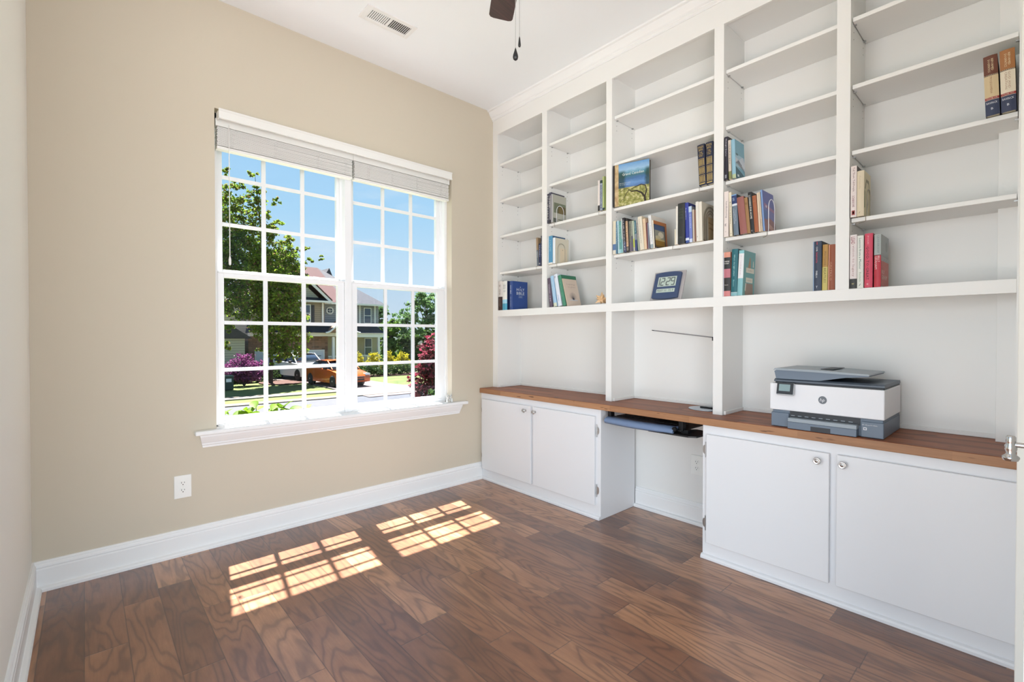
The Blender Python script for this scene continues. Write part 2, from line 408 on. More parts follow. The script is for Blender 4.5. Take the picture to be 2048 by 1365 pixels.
# ------------------------------------------------------------------ twin double-hung window
def window_unit(name, x0, x1, gl, gr, vl, vu, glu, gru, glass):
    r = struct(empty(name, ((x0+x1)/2, .08, WZ0)))
    ox, oy, oz = r.location
    def B(m, a, b, c, d_, e, f): m.box(a-ox, b-ox, c-oy, d_-oy, e-oz, f-oz); return m
    fr = MB()
    B(fr, x0, x0+.022, .066, .165, WZ0, WZ1); B(fr, x1-.022, x1, .066, .165, WZ0, WZ1)
    B(fr, x0, x1, .066, .165, 2.40, WZ1); B(fr, x0, x1, .066, .165, WZ0, .664)
    B(fr, x0, x0+.036, .110, .122, .664, 2.40); B(fr, x1-.036, x1, .110, .122, .664, 2.40)
    fr.build('window_frame', M_VINYL, r, bevel=.002)
    lo = MB()
    B(lo, x0+.023, gl, .072, .106, .664, 1.545); B(lo, gr, x1-.023, .072, .106, .664, 1.545)
    B(lo, gl, gr, .072, .106, .664, .705); B(lo, gl, gr, .072, .106, 1.512, 1.545)
    B(lo, x0+.023, x1-.023, .064, .072, 1.536, 1.545); B(lo, x0+.05, x1-.05, .066, .072, .672, .683)
    lo.build('lower_sash', M_VINYL, r, bevel=.002)
    mu = MB()
    for v in vl: B(mu, v-.0115, v+.0115, .083, .087, .70, 1.52); B(mu, v-.0115, v+.0115, .093, .097, .70, 1.52)
    for z in (.977, 1.252):
        B(mu, gl-.002, gr+.002, .0835, .0875, z-.0105, z+.0105); B(mu, gl-.002, gr+.002, .0925, .0965, z-.0105, z+.0105)
    mu.build('muntin_grid', M_VINYL, r)
    B(MB(), gl-.003, gr+.003, .089, .091, .70, 1.52).build('window_pane', glass, r)
    up = MB()
    B(up, x0+.023, glu, .123, .155, 1.53, 2.40); B(up, gru, x1-.023, .123, .155, 1.53, 2.40)
    B(up, glu, gru, .108, .155, 1.528, 1.562); B(up, glu, gru, .123, .155, 2.345, 2.40)
    up.build('upper_sash', M_VINYL, r, bevel=.002)
    mu = MB()
    for v in vu: B(mu, v-.0115, v+.0115, .131, .135, 1.56, 2.36)
    for z in (1.832, 2.107): B(mu, glu-.002, gru+.002, .1315, .1355, z-.0105, z+.0105)
    for v in vu: B(mu, v-.0115, v+.0115, .141, .145, 1.56, 2.36)
    for z in (1.832, 2.107): B(mu, glu-.002, gru+.002, .1405, .1445, z-.0105, z+.0105)
    mu.build('muntin_grid', M_VINYL, r)
    B(MB(), glu-.003, gru+.003, .137, .139, 1.55, 2.36).build('window_pane', M_GLASS, r)
    lk = MB()
    for f in (.27, .73):
        cx = x0+(x1-x0)*f
        B(lk, cx-.03, cx+.03, .074, .104, 1.545, 1.549); B(lk, cx-.012, cx+.022, .078, .098, 1.549, 1.560)
    lk.build('sash_lock', M_VINYL, r, bevel=.003)
    return r
struct(MB().box(-1.106, -1.060, .056, .068, .6565, 2.43).build('trim_5', M_VINYL, bevel=.002))
window_unit('window_1', WX0, -1.0828, -1.8139, -1.1500, (-1.5910, -1.3650), (-1.586, -1.3555), -1.8110, -1.1365, M_GLASS)
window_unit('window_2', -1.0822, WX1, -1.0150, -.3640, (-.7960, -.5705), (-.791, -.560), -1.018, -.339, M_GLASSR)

# ------------------------------------------------------------------ raised blinds and valance
def blind(x0, x1, label, wand_x, ladders):
    r = thing('window_blind', label, 'blind', ((x0+x1)/2, .03, 2.39), group='raised blinds on the twin window')
    ox, oy, oz = r.location
    def B(m, a, b, c, d_, e, f): m.box(a-ox, b-ox, c-oy, d_-oy, e-oz, f-oz); return m
    B(MB(), x0, x1, .004, .050, 2.352, 2.392).build('head_rail', M_BLIND, r, bevel=.002)
    sl = MB(); n = 19; rnd = random.Random(int(x0*100))
    for i in range(n):
        z = 2.246 + i*(.104/n); dx = rnd.uniform(-.003, .003); t = rnd.uniform(-.0012, .0012)
        z2 = z+t
        sl.add([(x0+.008+dx-ox, .006-oy, z-oz), (x1-.008+dx-ox, .006-oy, z2-oz), (x1-.008+dx-ox, .052-oy, z2-oz), (x0+.008+dx-ox, .052-oy, z-oz),
                (x0+.008+dx-ox, .006-oy, z-oz+.0036), (x1-.008+dx-ox, .006-oy, z2-oz+.0036), (x1-.008+dx-ox, .052-oy, z2-oz+.0036), (x0+.008+dx-ox, .052-oy, z-oz+.0036)],
               [(0, 3, 2, 1), (4, 5, 6, 7), (0, 1, 5, 4), (1, 2, 6, 5), (2, 3, 7, 6), (3, 0, 4, 7)])
    sl.build('slat_stack', M_BLIND, r)
    B(MB(), x0+.006, x1-.006, .006, .052, 2.226, 2.242).build('bottom_rail', M_BLIND, r, bevel=.002)
    for lx in ladders:
        lad = MB()
        lad.tube([(lx-.004-ox, .0035-oy, 2.352-oz), (lx-.004-ox, .0025-oy, 2.30-oz), (lx-.004-ox, .0035-oy, 2.244-oz), (lx+.004-ox, .0035-oy, 2.244-oz), (lx+.004-ox, .0025-oy, 2.30-oz), (lx+.004-ox, .0035-oy, 2.352-oz)], .0012, 5)
        lad.build('ladder_cord', M_BLIND, r)
        MB().tube([(lx+.012*math.sin(i*1.9)-ox, -.002-oy, 2.342-.007*i-oz) for i in range(15)], .0011, 5).build('looped_cord', M_BLIND, r)
    if wand_x is None: return r
    w_ = MB().tube([(wand_x-ox, -.004-oy, 2.366-oz), (wand_x-ox, -.010-oy, 2.25-oz), (wand_x-ox, -.012-oy, 1.62-oz)], .0024, 8)
    w_.lathe([(.003, 0), (.006, .004), (.007, .03), (.004, .045), (.003, .05)], 10, 0, L2((wand_x-ox, -.012-oy, 1.575-oz)))
    w_.build('tilt_wand', M_BLIND, r)
    return r
blind(-1.863, -1.0685, 'left raised white blind above the panes with the street tree, under the valance', -1.800, (-1.775, -1.55, -1.30, -1.12))
rb = blind(-1.0675, -.292, 'right raised white blind, its pull cord hanging to the sill, under the valance', None, (-.96, -.78, -.58, -.37))
# lift cord of the right blind, ending in a tangle on the sill
c = MB(); ox, oy, oz = rb.location
c.tube([(-.335-ox, -.006-oy, 2.36-oz), (-.333-ox, -.010-oy, 1.8-oz), (-.328-ox, -.010-oy, 1.2-oz), (-.322-ox, -.012-oy, .73-oz)], .0016, 6)
rn = random.Random(4); pts = []
for i in range(60):
    a = i*.82; q = .026*(.5+.5*rn.random())
    pts.append((-.312+q*math.cos(a)-ox, -.014+.012*math.sin(a*1.7)-oy, .664+.045*rn.random()+q*.5*math.sin(a)+.008-oz))
c.tube(pts, .0022, 5)
c.lathe([(.002, .03), (.006, .026), (.009, .008), (.009, 0), (.006, -.001)], 12, 0, L2((-.285-ox, -.012-oy, .6585-oz)))
c.lathe([(.002, .03), (.006, .026), (.009, .008), (.009, 0), (.006, -.001)], 12, 0, L2((-.335-ox, -.02-oy, .6585-oz)))
c.build('lift_cord', M_BLIND, rb)
v = MB(); VA, VB = -1.8585, -.3135
v.prism([(-.060, 2.378), (-.048, 2.378), (-.048, 2.416), (-.060, 2.416)], VA, VB, 'x')
v.prism([(-.064, 2.372), (-.048, 2.372), (-.048, 2.380), (-.064, 2.380)], VA, VB, 'x')
v.prism([(-.067, 2.424), (-.062, 2.414), (-.048, 2.414), (-.048, 2.424)], VA, VB, 'x')
v.box(VA, VA+.006, -.048, -.001, 2.378, 2.420); v.box(VB-.006, VB, -.048, -.001, 2.378, 2.420)
v = v.build('window_valance', M_BLIND)
tag(v, 'long white moulded valance across the top of the twin window', 'valance')

# ------------------------------------------------------------------ outlets, ceiling vent
def outlet(name, label, loc, rz, w_=.078, h_=.122, decor=False, group=None):
    r = thing(name, label, 'outlet', loc, rz, group)
    MB().box(-w_/2, w_/2, -.006, 0, -h_/2, h_/2).build('cover_plate', M_PLATE, r, bevel=.003, seg=3)
    if decor: MB().box(-.017, .017, -.0085, -.006, -.034, .034).build('receptacle_insert', M_PLATE, r, bevel=.001)
    for s_ in (-1, 1):
        z = s_*.0195; rc = MB(); f0 = -.009 if not decor else -.0088
        pts = [(.0165*math.cos(a), z+max(-.0135, min(.0135, .0172*math.sin(a)))) for a in [2*PI*i/24 for i in range(24)]]
        rc.prism(pts, f0, -.006, 'y', 0)
        rc.box(-.0075, -.0055, f0-.0005, f0+.0001, z-.001, z+.008, 1); rc.box(.0055, .0075, f0-.0005, f0+.0001, z, z+.007, 1)
        rc.prism([(.0026*math.cos(2*PI*i/10), z-.0075+.0026*math.sin(2*PI*i/10)) for i in range(10)], f0-.0005, f0+.0001, 'y', 1)
        rc.build('receptacle', [M_PLATE, M_HOLE], r)
    for z in ((0,) if not decor else (-.048, .048)):
        MB().lathe([(.0035, 0), (.0035, .001), (.002, .0016)], 12, 0, L2((0, -.006, z), (PI/2, 0, 0))).build('screw', M_PLATE, r)
    return r
outlet('wall_outlet', 'white duplex outlet on the beige wall below the window', (-2.0272, 0, .3642), 0)
outlet('wall_outlet', 'white outlet on the bookcase back above the left end of the worktop', (.4195, -.492, .892), -PI/2, decor=True)
outlet('wall_outlet', 'white outlet low in the knee space under the desk', (.4195, -1.66, .368), -PI/2, .078, .124)
vt = thing('ceiling_vent', 'white rectangular register in the ceiling near the window', 'vent', (-1.056, -.470, H))
fr = MB()
fr.box(-.158, -.125, -.070, .070, -.006, 0); fr.box(.134, .158, -.070, .070, -.006, 0); fr.box(-.125, .134, -.070, -.040, -.006, 0); fr.box(-.125, .134, .040, .070, -.006, 0)
fr.box(-.006, .012, -.040, .040, -.006, 0)
fr.build('vent_frame', M_TRIM, vt, bevel=.002)
lv = MB()
for i in range(10):
    x = -.119+i*.0118
    lv.add([(x, -.040, -.005), (x+.0012, -.040, -.005), (x+.0012, .040, -.005), (x, .040, -.005), (x-.006, -.040, .0), (x-.0048, -.040, .0), (x-.0048, .040, .0), (x-.006, .040, .0)],
           [(0, 1, 2, 3), (7, 6, 5, 4), (0, 4, 5, 1), (1, 5, 6, 2), (2, 6, 7, 3), (3, 7, 4, 0)])
    x = .018+i*.0118
    lv.add([(x, -.040, -.005), (x+.0012, -.040, -.005), (x+.0012, .040, -.005), (x, .040, -.005), (x+.009, -.040, .0), (x+.0102, -.040, .0), (x+.0102, .040, .0), (x+.009, .040, .0)],
           [(0, 1, 2, 3), (7, 6, 5, 4), (0, 4, 5, 1), (1, 5, 6, 2), (2, 6, 7, 3), (3, 7, 4, 0)])
lv.build('louvers', M_TRIM, vt)
MB().box(-.126, .135, -.041, .041, -.0012, -.0004).build('duct_shade_sheet', mat('vent_shadow', (60, 62, 60), .8), vt)  # dark sheet behind the louvers, coloured to stand in for duct shade

# ------------------------------------------------------------------ ceiling fan (only a blade tip and the pull chains reach into the picture)
fx, fy = -1.314, -1.905
fan = thing('ceiling_fan', 'dark bladed ceiling fan, one blade tip and two pull chains hanging into view', 'ceiling fan', (fx, fy, H))
M_FANM = mat('fan_bronze', (52, 40, 36), .4, .7)
m, g, b = newmat('dark_walnut_blade'); tc = g.n('ShaderNodeTexCoord'); mp = g.n('ShaderNodeMapping'); mp.inputs['Scale'].default_value = (4, 90, 4)
g.L.new(tc.outputs['Object'], mp.inputs[0]); g.L.new(g.ramp(g.noise(mp.outputs[0], 1, 4), [(.3, rgb(38, 18, 24)), (.7, rgb(74, 44, 46))]), b.inputs['Base Color']); b.inputs['Roughness'].default_value = .45
M_BLADE = m
MB().lathe([(.07, 0), (.07, -.02), (.03, -.07), (.012, -.075)], 24).build('canopy', M_FANM, fan)
MB().tube([(0, 0, -.07), (0, 0, -.26)], .012, 12).build('downrod', M_FANM, fan)
MB().lathe([(.03, -.24), (.10, -.27), (.125, -.30), (.125, -.35), (.10, -.38), (.06, -.39), (.06, -.42), (.03, -.425)], 32).build('motor_housing', M_FANM, fan)
lk = MB().lathe([(.055, -.42), (.075, -.44), (.11, -.45), (.11, -.455), (.03, -.455)], 32).build('light_fitter', M_FANM, fan)
gl = MB().lathe([(.105, -.455), (.118, -.48), (.11, -.515), (.075, -.545), (.03, -.558), (.001, -.56)], 32).build('lamp_shade', mat('frosted_lamp_glass', (250, 245, 235), .5), lk)
AZ = R(56)
for i in range(5):
    a = AZ + i*2*PI/5
    Mz = Matrix.Rotation(a, 4, 'Z') @ Matrix.Translation((0, 0, -.398)) @ Matrix.Rotation(R(11), 4, 'X')
    out_ = [(.17, -.045), (.20, -.052), (.56, -.055), (.600, -.055), (.612, -.049), (.618, -.036), (.624, .034), (.620, .048), (.608, .055), (.56, .055), (.20, .052), (.17, .045)]
    bl = MB().prism(out_, -.003, .003, 'z', 0, Mz).build('blade', M_BLADE, fan)
    MB().prism([(.09, -.02), (.24, -.03), (.26, 0), (.24, .03), (.09, .02)], .003, .007, 'z', 0, Mz).build('blade_iron', M_FANM, bl)
def chain(px, py, zt, zb, big):
    c = MB(); n = int((zt-zb)/.0045)
    for i in range(n): c.lathe([(.0003, -.0016), (.0016, 0), (.0003, .0016)], 6, 0, L2((px, py, zt-i*.0045)))
    c.tube([(px, py, zt), (px, py, zb)], .0006, 5)
    c = c.build('pull_chain', M_STEEL, fan)
    s_ = 1.0 if big else .78
    pr_ = [(.0008, .040*s_), (.0022, .036*s_), (.005, .026*s_), (.0088*s_, .014*s_), (.0098*s_, .006*s_), (.0082*s_, -.001*s_), (.004, -.005*s_), (.0008, -.006*s_)] if big else [(.0008, .034), (.002, .030), (.0034, .020), (.0046, .008), (.005, .002), (.0036, -.003), (.0008, -.0035)]
    MB().lathe(pr_, 16, 0, L2((px, py, zb-.03))).build('chain_pull', M_BLACK, c)
CH = ((-1.2424, -1.7943), (-1.2314, -1.8037))
chain(CH[0][0]-fx, CH[0][1]-fy, -.45, 2.213-H, True)
chain(CH[1][0]-fx, CH[1][1]-fy, -.45, 2.2595-H, False)

# ------------------------------------------------------------------ built-in bookcase
XF, XB, ZC, ZM = .1435, .4195, .7448, 1.387       # face plane, back, worktop top, fixed shelf top
bc = thing('built_in_bookcase', 'tall white built-in bookcase of five bays above the wooden worktop', 'bookcase', (XF, 0, ZC))
def b_(m, x0, x1, y0, y1, z0, z1): m.box(x0-XF, x1-XF, y0, y1, z0-ZC, z1-ZC); return m
ST = [(-.0005, -.0620), (-.5764, -.6260), (-1.1650, -1.2101), (-1.8845, -1.9363), (-2.4515, -2.5035), (-3.0215, -3.0500)]
ZO = 2.849
b_(MB(), XB-.012, XB, -3.05, -.0005, ZC, 2.972).build('back_panel', M_CASE, bc)
b_(MB(), XF, XB-.012, -3.05, -.0005, 2.862, 2.880).build('top_panel', M_CASE, bc)
for i, (a, b) in enumerate(ST):
    mb = MB(); zb = ZC+.0005
    if i in (1, 4): zb = ZM-.01
    b_(mb, XF, XF+.019, b, a, zb, ZO+.002)
    b_(mb, XF+.019, XB-.012, (b if i else b), (a if i else a), zb, 2.862)
    if i < 5:
        for zz in (1.706, 2.0105, 2.3055, 2.608):
            for dz in (-.052, -.084):
                for xx in (XF+.052, XB-.049): mb.prism([(xx-XF+.0022*math.cos(2*PI*k_/8), zz+dz-ZC+.0022*math.sin(2*PI*k_/8)) for k_ in range(8)], b, b-.0004, 'y', 1)
    mb.build('end_panel' if i in (0, 5) else 'divider', [M_CASE, M_SHADE], bc)
b_(MB(), XF-.0005, XF+.019, -3.05, -.0005, ZO, 2.9745).build('top_rail', M_CASE, bc, bevel=.0015)
m_ = MB(); b_(m_, XF-.0008, XF+.019, -3.0215, -.062, 1.334, ZM); b_(m_, XF+.019, XB-.012, -3.0215, -.062, ZM-.019, ZM)
m_.build('fixed_shelf', M_CASE, bc, bevel=.0015)
# shallow chase on the right of the last bay
b_(MB(), .330, XB-.012, -3.0215, -2.9630, ZC+.0005, 2.862).build('chase_panel', M_CASE, bc, bevel=.001)
# small trim where the back meets the worktop, and corner beads
for (y0, y1) in ((-1.165, -.062), (-1.8845, -1.2101), (-2.963, -1.9363)):
    b_(MB(), XB-.022, XB-.012, y0, y1, ZC+.0005, ZC+.020).build('base_bead', M_CASE, bc, bevel=.002)
for y in (-.062, -1.2101, -1.9363): b_(MB(), XF+.02, XB-.022, y-.010, y, ZC+.0005, ZC+.020).build('base_bead', M_CASE, bc, bevel=.002)
# adjustable shelves on pins
SH = (1.706, 2.0105, 2.3055, 2.608)
def shelf(y0, y1, z, xf=.1655):
    x1 = XB-.0135
    s_ = b_(MB(), xf, x1, y0+.0025, y1-.0025, z-.0185, z).build('shelf', M_CASE, bc, bevel=.0015)
    for y, d_ in ((y1, -1), (y0, 1)):
        for x in (xf+.030, x1-.035):
            p = MB().box(x-XF-.004, x-XF+.004, min(y, y+d_*.011), max(y, y+d_*.011), z-.0245-ZC, z-.0190-ZC)
            p.build('shelf_pin', M_STEEL, s_)
bays = [(ST[i+1][0], ST[i][1]) for i in range(5)]
for (y0, y1) in bays:
    for z in SH: shelf(y0, y1, z)

# ------------------------------------------------------------------ base cabinets, worktop
def knob(parent, x, y, z, r=.0155):
    M = L2((x, y, z), (0, -PI/2, 0))
    k_ = MB().lathe([(.009, 0), (.009, .002), (.0055, .005), (.0055, .014), (r*.8, .018), (r, .022), (r, .026), (r*.78, .029), (r*.70, .0275), (r*.30, .0272), (r*.28, .0285), (.0005, .0288)], 28, 0, M)
    return k_.build('knob', M_CHROME, parent)
def hinge(parent, x, y, z, hh=.033):
    h = MB()
    h.tube([(x-.003, y, z-hh), (x-.003, y, z+hh)], .0032, 8)
    h.lathe([(.002, 0), (.004, .004), (.001, .008)], 8, 0, L2((x-.003, y, z+hh))); h.lathe([(.001, -.008), (.004, -.004), (.002, 0)], 8, 0, L2((x-.003, y, z-hh)))
    h.prism([(y-.016*abs(math.cos(t))**.6*(1 if math.cos(t) > 0 else -1), z+hh*.75*math.sin(t)) for t in [2*PI*i/16 for i in range(16)]], x-.0015, x+.0005, 'x')
    return h.build('hinge', M_STEEL, parent)
def base_cabinet(y0, y1, label, doors, side_left_open, group=None):
    r = thing('base_cabinet', label, 'cabinet', (.018, (y0+y1)/2, 0), group=group)
    ox, oy, _ = r.location
    bd = MB(); zt = .7062-.0005
    bd.box(0, .38, y0-oy, y1-oy, 0.0, zt)
    bd.build('body', M_CAB, r, bevel=.0015)
    sh = MB()
    sh.prism([(-.0175, 0.0005), (-.0175, .012), (-.013, .019), (-.004, .023), (0, .023), (0, .0005)], y0-oy-(.004 if y0 < -2 else 0), y1-oy+(.0 if y1 > -1 else .003), 'y')
    sh.build('shoe_moulding', M_CAB, r)
    for (a, b, kx, hy, hz) in doors:
        d_ = MB().box(-.0195, -.0005, a-oy, b-oy, .088, .6595).build('door', M_CAB, r, bevel=.003, seg=3)
        knob(d_, -.0195, kx-oy, .624)
        for z in hz: hinge(d_, -.0005 if False else -.002, hy-oy, z)
    return r
base_cabinet(-1.2215, -.0355*0-.0005, 'white two-door base cabinet at the window end of the worktop',
             [(-.6010, -.0300, -.5500, -.0225, (.565, .190)), (-1.1845, -.6270, -.6500, -1.1935, (.568, .184))], True)
base_cabinet(-3.0500, -1.8905, 'white two-door base cabinet at the right, below the printer',
             [(-2.4690, -1.9170, -2.4283, -1.9080, (.575, .188)), (-3.0480, -2.4960, -2.5228, -3.049, ())], False)
wt = MB()
wt.box(-.0024, XB, -3.05, -.0005, .7062, ZC)
wo = wt.build('worktop', [M_TOP, M_EDGE], bevel=.004, seg=3)
for p in wo.data.polygons:
    if p.normal.x < -.9: p.material_index = 1
tag(wo, 'long brown butcher-block worktop running over both white base cabinets', 'worktop')

# ------------------------------------------------------------------ books
# name: (y of the left edge, shelf height, thickness, height, lean in degrees towards the window), worked out from image pixels
BK = {'A1':(-0.0661,1.387,0.0525,0.2405,0.0), 'A2':(-0.1206,1.387,0.0555,0.2359,0.0), 'A3':(-0.2084,1.387,0.0366,0.2300,0.0),
 'B1':(-0.5212,1.706,0.0182,0.2154,3.0), 'B2':(-0.5400,1.706,0.0217,0.1663,0.0), 'B3':(-0.5623,1.706,0.0135,0.2214,0.0),
 'B4':(-0.6317,1.706,0.0114,0.2052,0.0), 'B5':(-0.6437,1.706,0.0385,0.2061,0.0), 'B6':(-0.6846,1.706,0.0225,0.1887,0.0),
 'D1':(-0.6268,2.0105,0.0186,0.2168,0.0), 'D2':(-0.6460,2.0105,0.0228,0.2223,0.0), 'D3':(-0.6676,2.0105,0.0142,0.2074,0.0),
 'E1':(-1.0958,2.0105,0.0150,0.2034,0.0), 'E2':(-1.1120,2.0105,0.0202,0.1994,0.0), 'E3':(-1.1342,2.0105,0.0180,0.2194,0.0),
 'F1':(-0.6553,1.387,0.0290,0.2154,6.5), 'F2':(-0.6949,1.387,0.0310,0.2294,9.0), 'F3':(-0.7388,1.387,0.0350,0.2377,11.2),
 'F4':(-0.7853,1.387,0.0300,0.2295,13.0), 'F5':(-0.8250,1.387,0.0074,0.2060,14.6), 'H1':(-1.8009,2.0105,0.0406,0.2306,3.2),
 'H2':(-1.8423,2.0105,0.0397,0.2313,1.5), 'I1':(-1.2173,1.706,0.0232,0.2146,0.0), 'I2':(-1.2424,1.706,0.0072,0.2081,0.0),
 'I3':(-1.2575,1.706,0.0117,0.2121,2.0), 'I4':(-1.2698,1.706,0.0181,0.2029,2.0), 'I5':(-1.2900,1.706,0.0067,0.2187,2.4),
 'I6':(-1.3032,1.706,0.0183,0.2221,3.9), 'I7':(-1.3241,1.706,0.0142,0.2140,3.0), 'I8':(-1.3391,1.706,0.0053,0.1943,1.8),
 'I9':(-1.3479,1.706,0.0135,0.1938,2.6), 'I10':(-1.3622,1.706,0.0102,0.1935,2.7), 'I11':(-1.3754,1.706,0.0101,0.1916,3.4),
 'I12':(-1.3881,1.706,0.0132,0.1892,3.3), 'I13':(-1.4076,1.706,0.0136,0.1893,5.0), 'I14':(-1.4235,1.706,0.0278,0.2077,5.5),
 'I15':(-1.4525,1.706,0.0180,0.1897,4.3), 'I16':(-1.4712,1.706,0.0078,0.1620,3.1), 'I17':(-1.4796,1.706,0.0089,0.1584,3.0),
 'I18':(-1.4947,1.706,0.0194,0.2026,5.0), 'I19':(-1.5153,1.706,0.0081,0.1697,3.8), 'I20':(-1.5257,1.706,0.0033,0.1468,4.5),
 'J1':(-1.6530,1.706,0.0068,0.0899,0.0), 'J2':(-1.6608,1.706,0.0114,0.2212,0.0), 'J3':(-1.6728,1.706,0.0430,0.2340,0.0),
 'J4':(-1.7214,1.706,0.0204,0.2290,1.3), 'J5':(-1.7446,1.706,0.0179,0.2049,1.9), 'J6':(-1.7659,1.706,0.0093,0.1831,1.8),
 'J7':(-1.7759,1.706,0.0095,0.1789,1.9), 'J8':(-1.7863,1.706,0.0160,0.2224,1.7), 'J9':(-1.8029,1.706,0.0174,0.2188,1.5),
 'K1':(-1.9395,1.706,0.0240,0.2425,0.0), 'K2':(-1.9712,1.706,0.0133,0.2341,1.7), 'K3':(-1.9927,1.706,0.0257,0.2172,3.7),
 'K4':(-2.0260,1.706,0.0348,0.1971,5.7), 'K5':(-2.0616,1.706,0.0164,0.1887,5.4), 'K6':(-2.0788,1.706,0.0183,0.2118,4.5),
 'K7':(-2.0985,1.706,0.0197,0.1893,4.5), 'K8':(-2.1190,1.706,0.0088,0.1996,3.8), 'K9':(-2.1302,1.706,0.0066,0.2029,4.3),
 'K10':(-2.1393,1.706,0.0082,0.2122,4.2), 'L1':(-1.9370,1.387,0.0380,0.2360,0.0), 'L2':(-1.9785,1.387,0.0315,0.2472,-1.2),
 'L3':(-2.0109,1.387,0.0260,0.2356,-2.3), 'M1':(-2.3609,1.387,0.0353,0.2318,0.0), 'M2':(-2.3988,1.387,0.0215,0.2123,-0.5),
 'M3':(-2.4216,1.387,0.0268,0.2087,-0.7), 'N1':(-2.5064,1.387,0.0261,0.2396,0.0), 'N2':(-2.5340,1.387,0.0227,0.2325,0.0),
 'N3':(-2.5607,1.387,0.0288,0.2374,0.0), 'N4':(-2.5947,1.387,0.0237,0.2283,0.0), 'O1':(-2.5070,1.706,0.0225,0.2277,0.0),
 'O2':(-2.5309,1.706,0.0257,0.2005,0.0), 'P1':(-2.9351,2.0105,0.0383,0.2272,2.3), 'P2':(-2.9763,2.0105,0.0393,0.2311,1.6),
 'Q1':(-1.9400,2.0105,.0190,.2300,0.0), 'Q2':(-1.9640,2.0105,.0145,.2080,1.2), 'Q3':(-1.9830,2.0105,.0190,.2060,2.2)}
def cm(c, rough=.5):
    return mat('paper_%02x%02x%02x' % tuple(c), c, rough, bump=(200, .05, .0005))
GOLD = mat('gold_foil', (205, 178, 110), .4, .35)
BX = .146
def book(key, label, bands, texts=(), depth=.155, group=None, hard=True, pages=(226, 218, 198), cover=None, art=None, x=BX, name='book'):
    """bands: [(top fraction, colour)] from the foot of the spine up; texts: (string, colour, z0, z1 fractions, u0, u1 fractions across, 'v'/'h')"""
    y, z, t, h, lean = BK[key]
    a = R(lean)
    r = thing(name, label, 'book', (x, y, z+.0006+(t*math.sin(-a) if a < 0 else 0)), 0, group)
    r.rotation_euler = (-a, 0, 0)
    c = .0022 if hard else .0006
    if t < .012: c = min(c, t*.15)
    sq = .003 if hard else .0
    cols = [b_[1] for b_ in bands]; mats = [cm(q) for q in cols]; side = cm(cover) if cover else mats[0 if len(mats) == 1 else -1]
    allm = mats + [side]; si = len(mats)
    mb = MB(); z0 = 0.0
    n = 7; bulge = min(.004, t*.13) if hard else .0006
    pro = [(-t*i/(n-1), -bulge*math.sin(PI*i/(n-1))) for i in range(n)]
    for i, (f, _) in enumerate(bands):
        z1 = h*f
        pts = [(dx, yy) for yy, dx in pro] + [(c*1.2, -t), (c*1.2, 0)]
        mb.prism(pts, z0, z1, 'z', i)
        z0 = z1
    mb.box(c*1.2, depth, -c, 0, 0, h, si); mb.box(c*1.2, depth, -t, -t+c, 0, h, si)
    cv = mb.build('cover', allm, r)
    MB().box(c*1.3, depth-sq, -t+c, -c, sq, h-sq).build('pages', cm(pages, .85), r)
    if texts:
        groups = {}
        for tx in texts:
            tb = groups.setdefault(tx[1], MB())
            s_, col, f0, f1, u0, u1, mode = tx
            zc = h*(f0+f1)/2; zh = h*(f1-f0); yc = -t*(u0+u1)/2; yw = t*(u1-u0); off = -bulge*math.sin(PI*(u0+u1)/2)-.0005
            if mode == 'v': put_text(tb, s_, (off, yc, zc), (0, 0, -1), (0, -1, 0), zh, yw)
            elif mode == 'h': put_text(tb, s_, (off, yc, zc), (0, -1, 0), (0, 0, 1), yw, zh)
            elif mode == 'bar': tb.add([(off, -t*u0, h*f0), (off, -t*u1, h*f0), (off, -t*u1, h*f1), (off, -t*u0, h*f1)], [(0, 3, 2, 1)])
        mb = MB(); ms = []
        for i, (col, tb) in enumerate(groups.items()):
            mb.add(tb.v, tb.f, i); ms.append(GOLD if col == 'gold' else cm(col))
        mb.build('spine_lettering', ms, r)
    if art:
        mb = MB(); ms = []; yy = -t-.0004
        for k, sh in enumerate(art):
            kind, col = sh[0], sh[1]; m_ = GOLD if col == 'gold' else cm(col)
            if m_ not in ms: ms.append(m_)
            mi = ms.index(m_); q = yy-.00012*k
            if kind == 'r':
                _, _, a0, a1, b0, b1 = sh; mb.add([(depth*a0, q, h*b0), (depth*a1, q, h*b0), (depth*a1, q, h*b1), (depth*a0, q, h*b1)], [(0, 1, 2, 3)], mi)
            elif kind == 't':
                _, _, s_, a0, a1, b0, b1 = sh; put_text(mb, s_, (depth*(a0+a1)/2, q, h*(b0+b1)/2), (1, 0, 0), (0, 0, 1), depth*(a1-a0), h*(b1-b0), mi)
            elif kind == 'p':
                mb.add([(depth*u, q, h*v) for u, v in sh[2]], [tuple(range(len(sh[2])))], mi)
            elif kind == 'e':
                _, _, cx, cz, rx, rz = sh; mb.add([(depth*cx+depth*rx*math.cos(2*PI*i/20), q, h*cz+h*rz*math.sin(2*PI*i/20)) for i in range(20)], [tuple(range(20))], mi)
        mb.build('cover_art', ms, r)
    return r
WHT, BLK, NAVY = (236, 234, 228), (28, 28, 30), (36, 44, 78)
g1 = 'books at the left end of the lowest cubby nearest the window'
book('A1', 'white topped book with dark brown lower spine, beside the window end panel', [(.46, (52, 32, 32)), (1, (212, 206, 202))], [('NIV', (120, 100, 90), .80, .88, .3, .7, 'h'), ('STUDY BIBLE', (110, 100, 96), .52, .72, .3, .65, 'v'), ('LARGE PRINT', (150, 130, 120), .12, .40, .35, .6, 'v')], .15, g1, cover=(52, 32, 32))
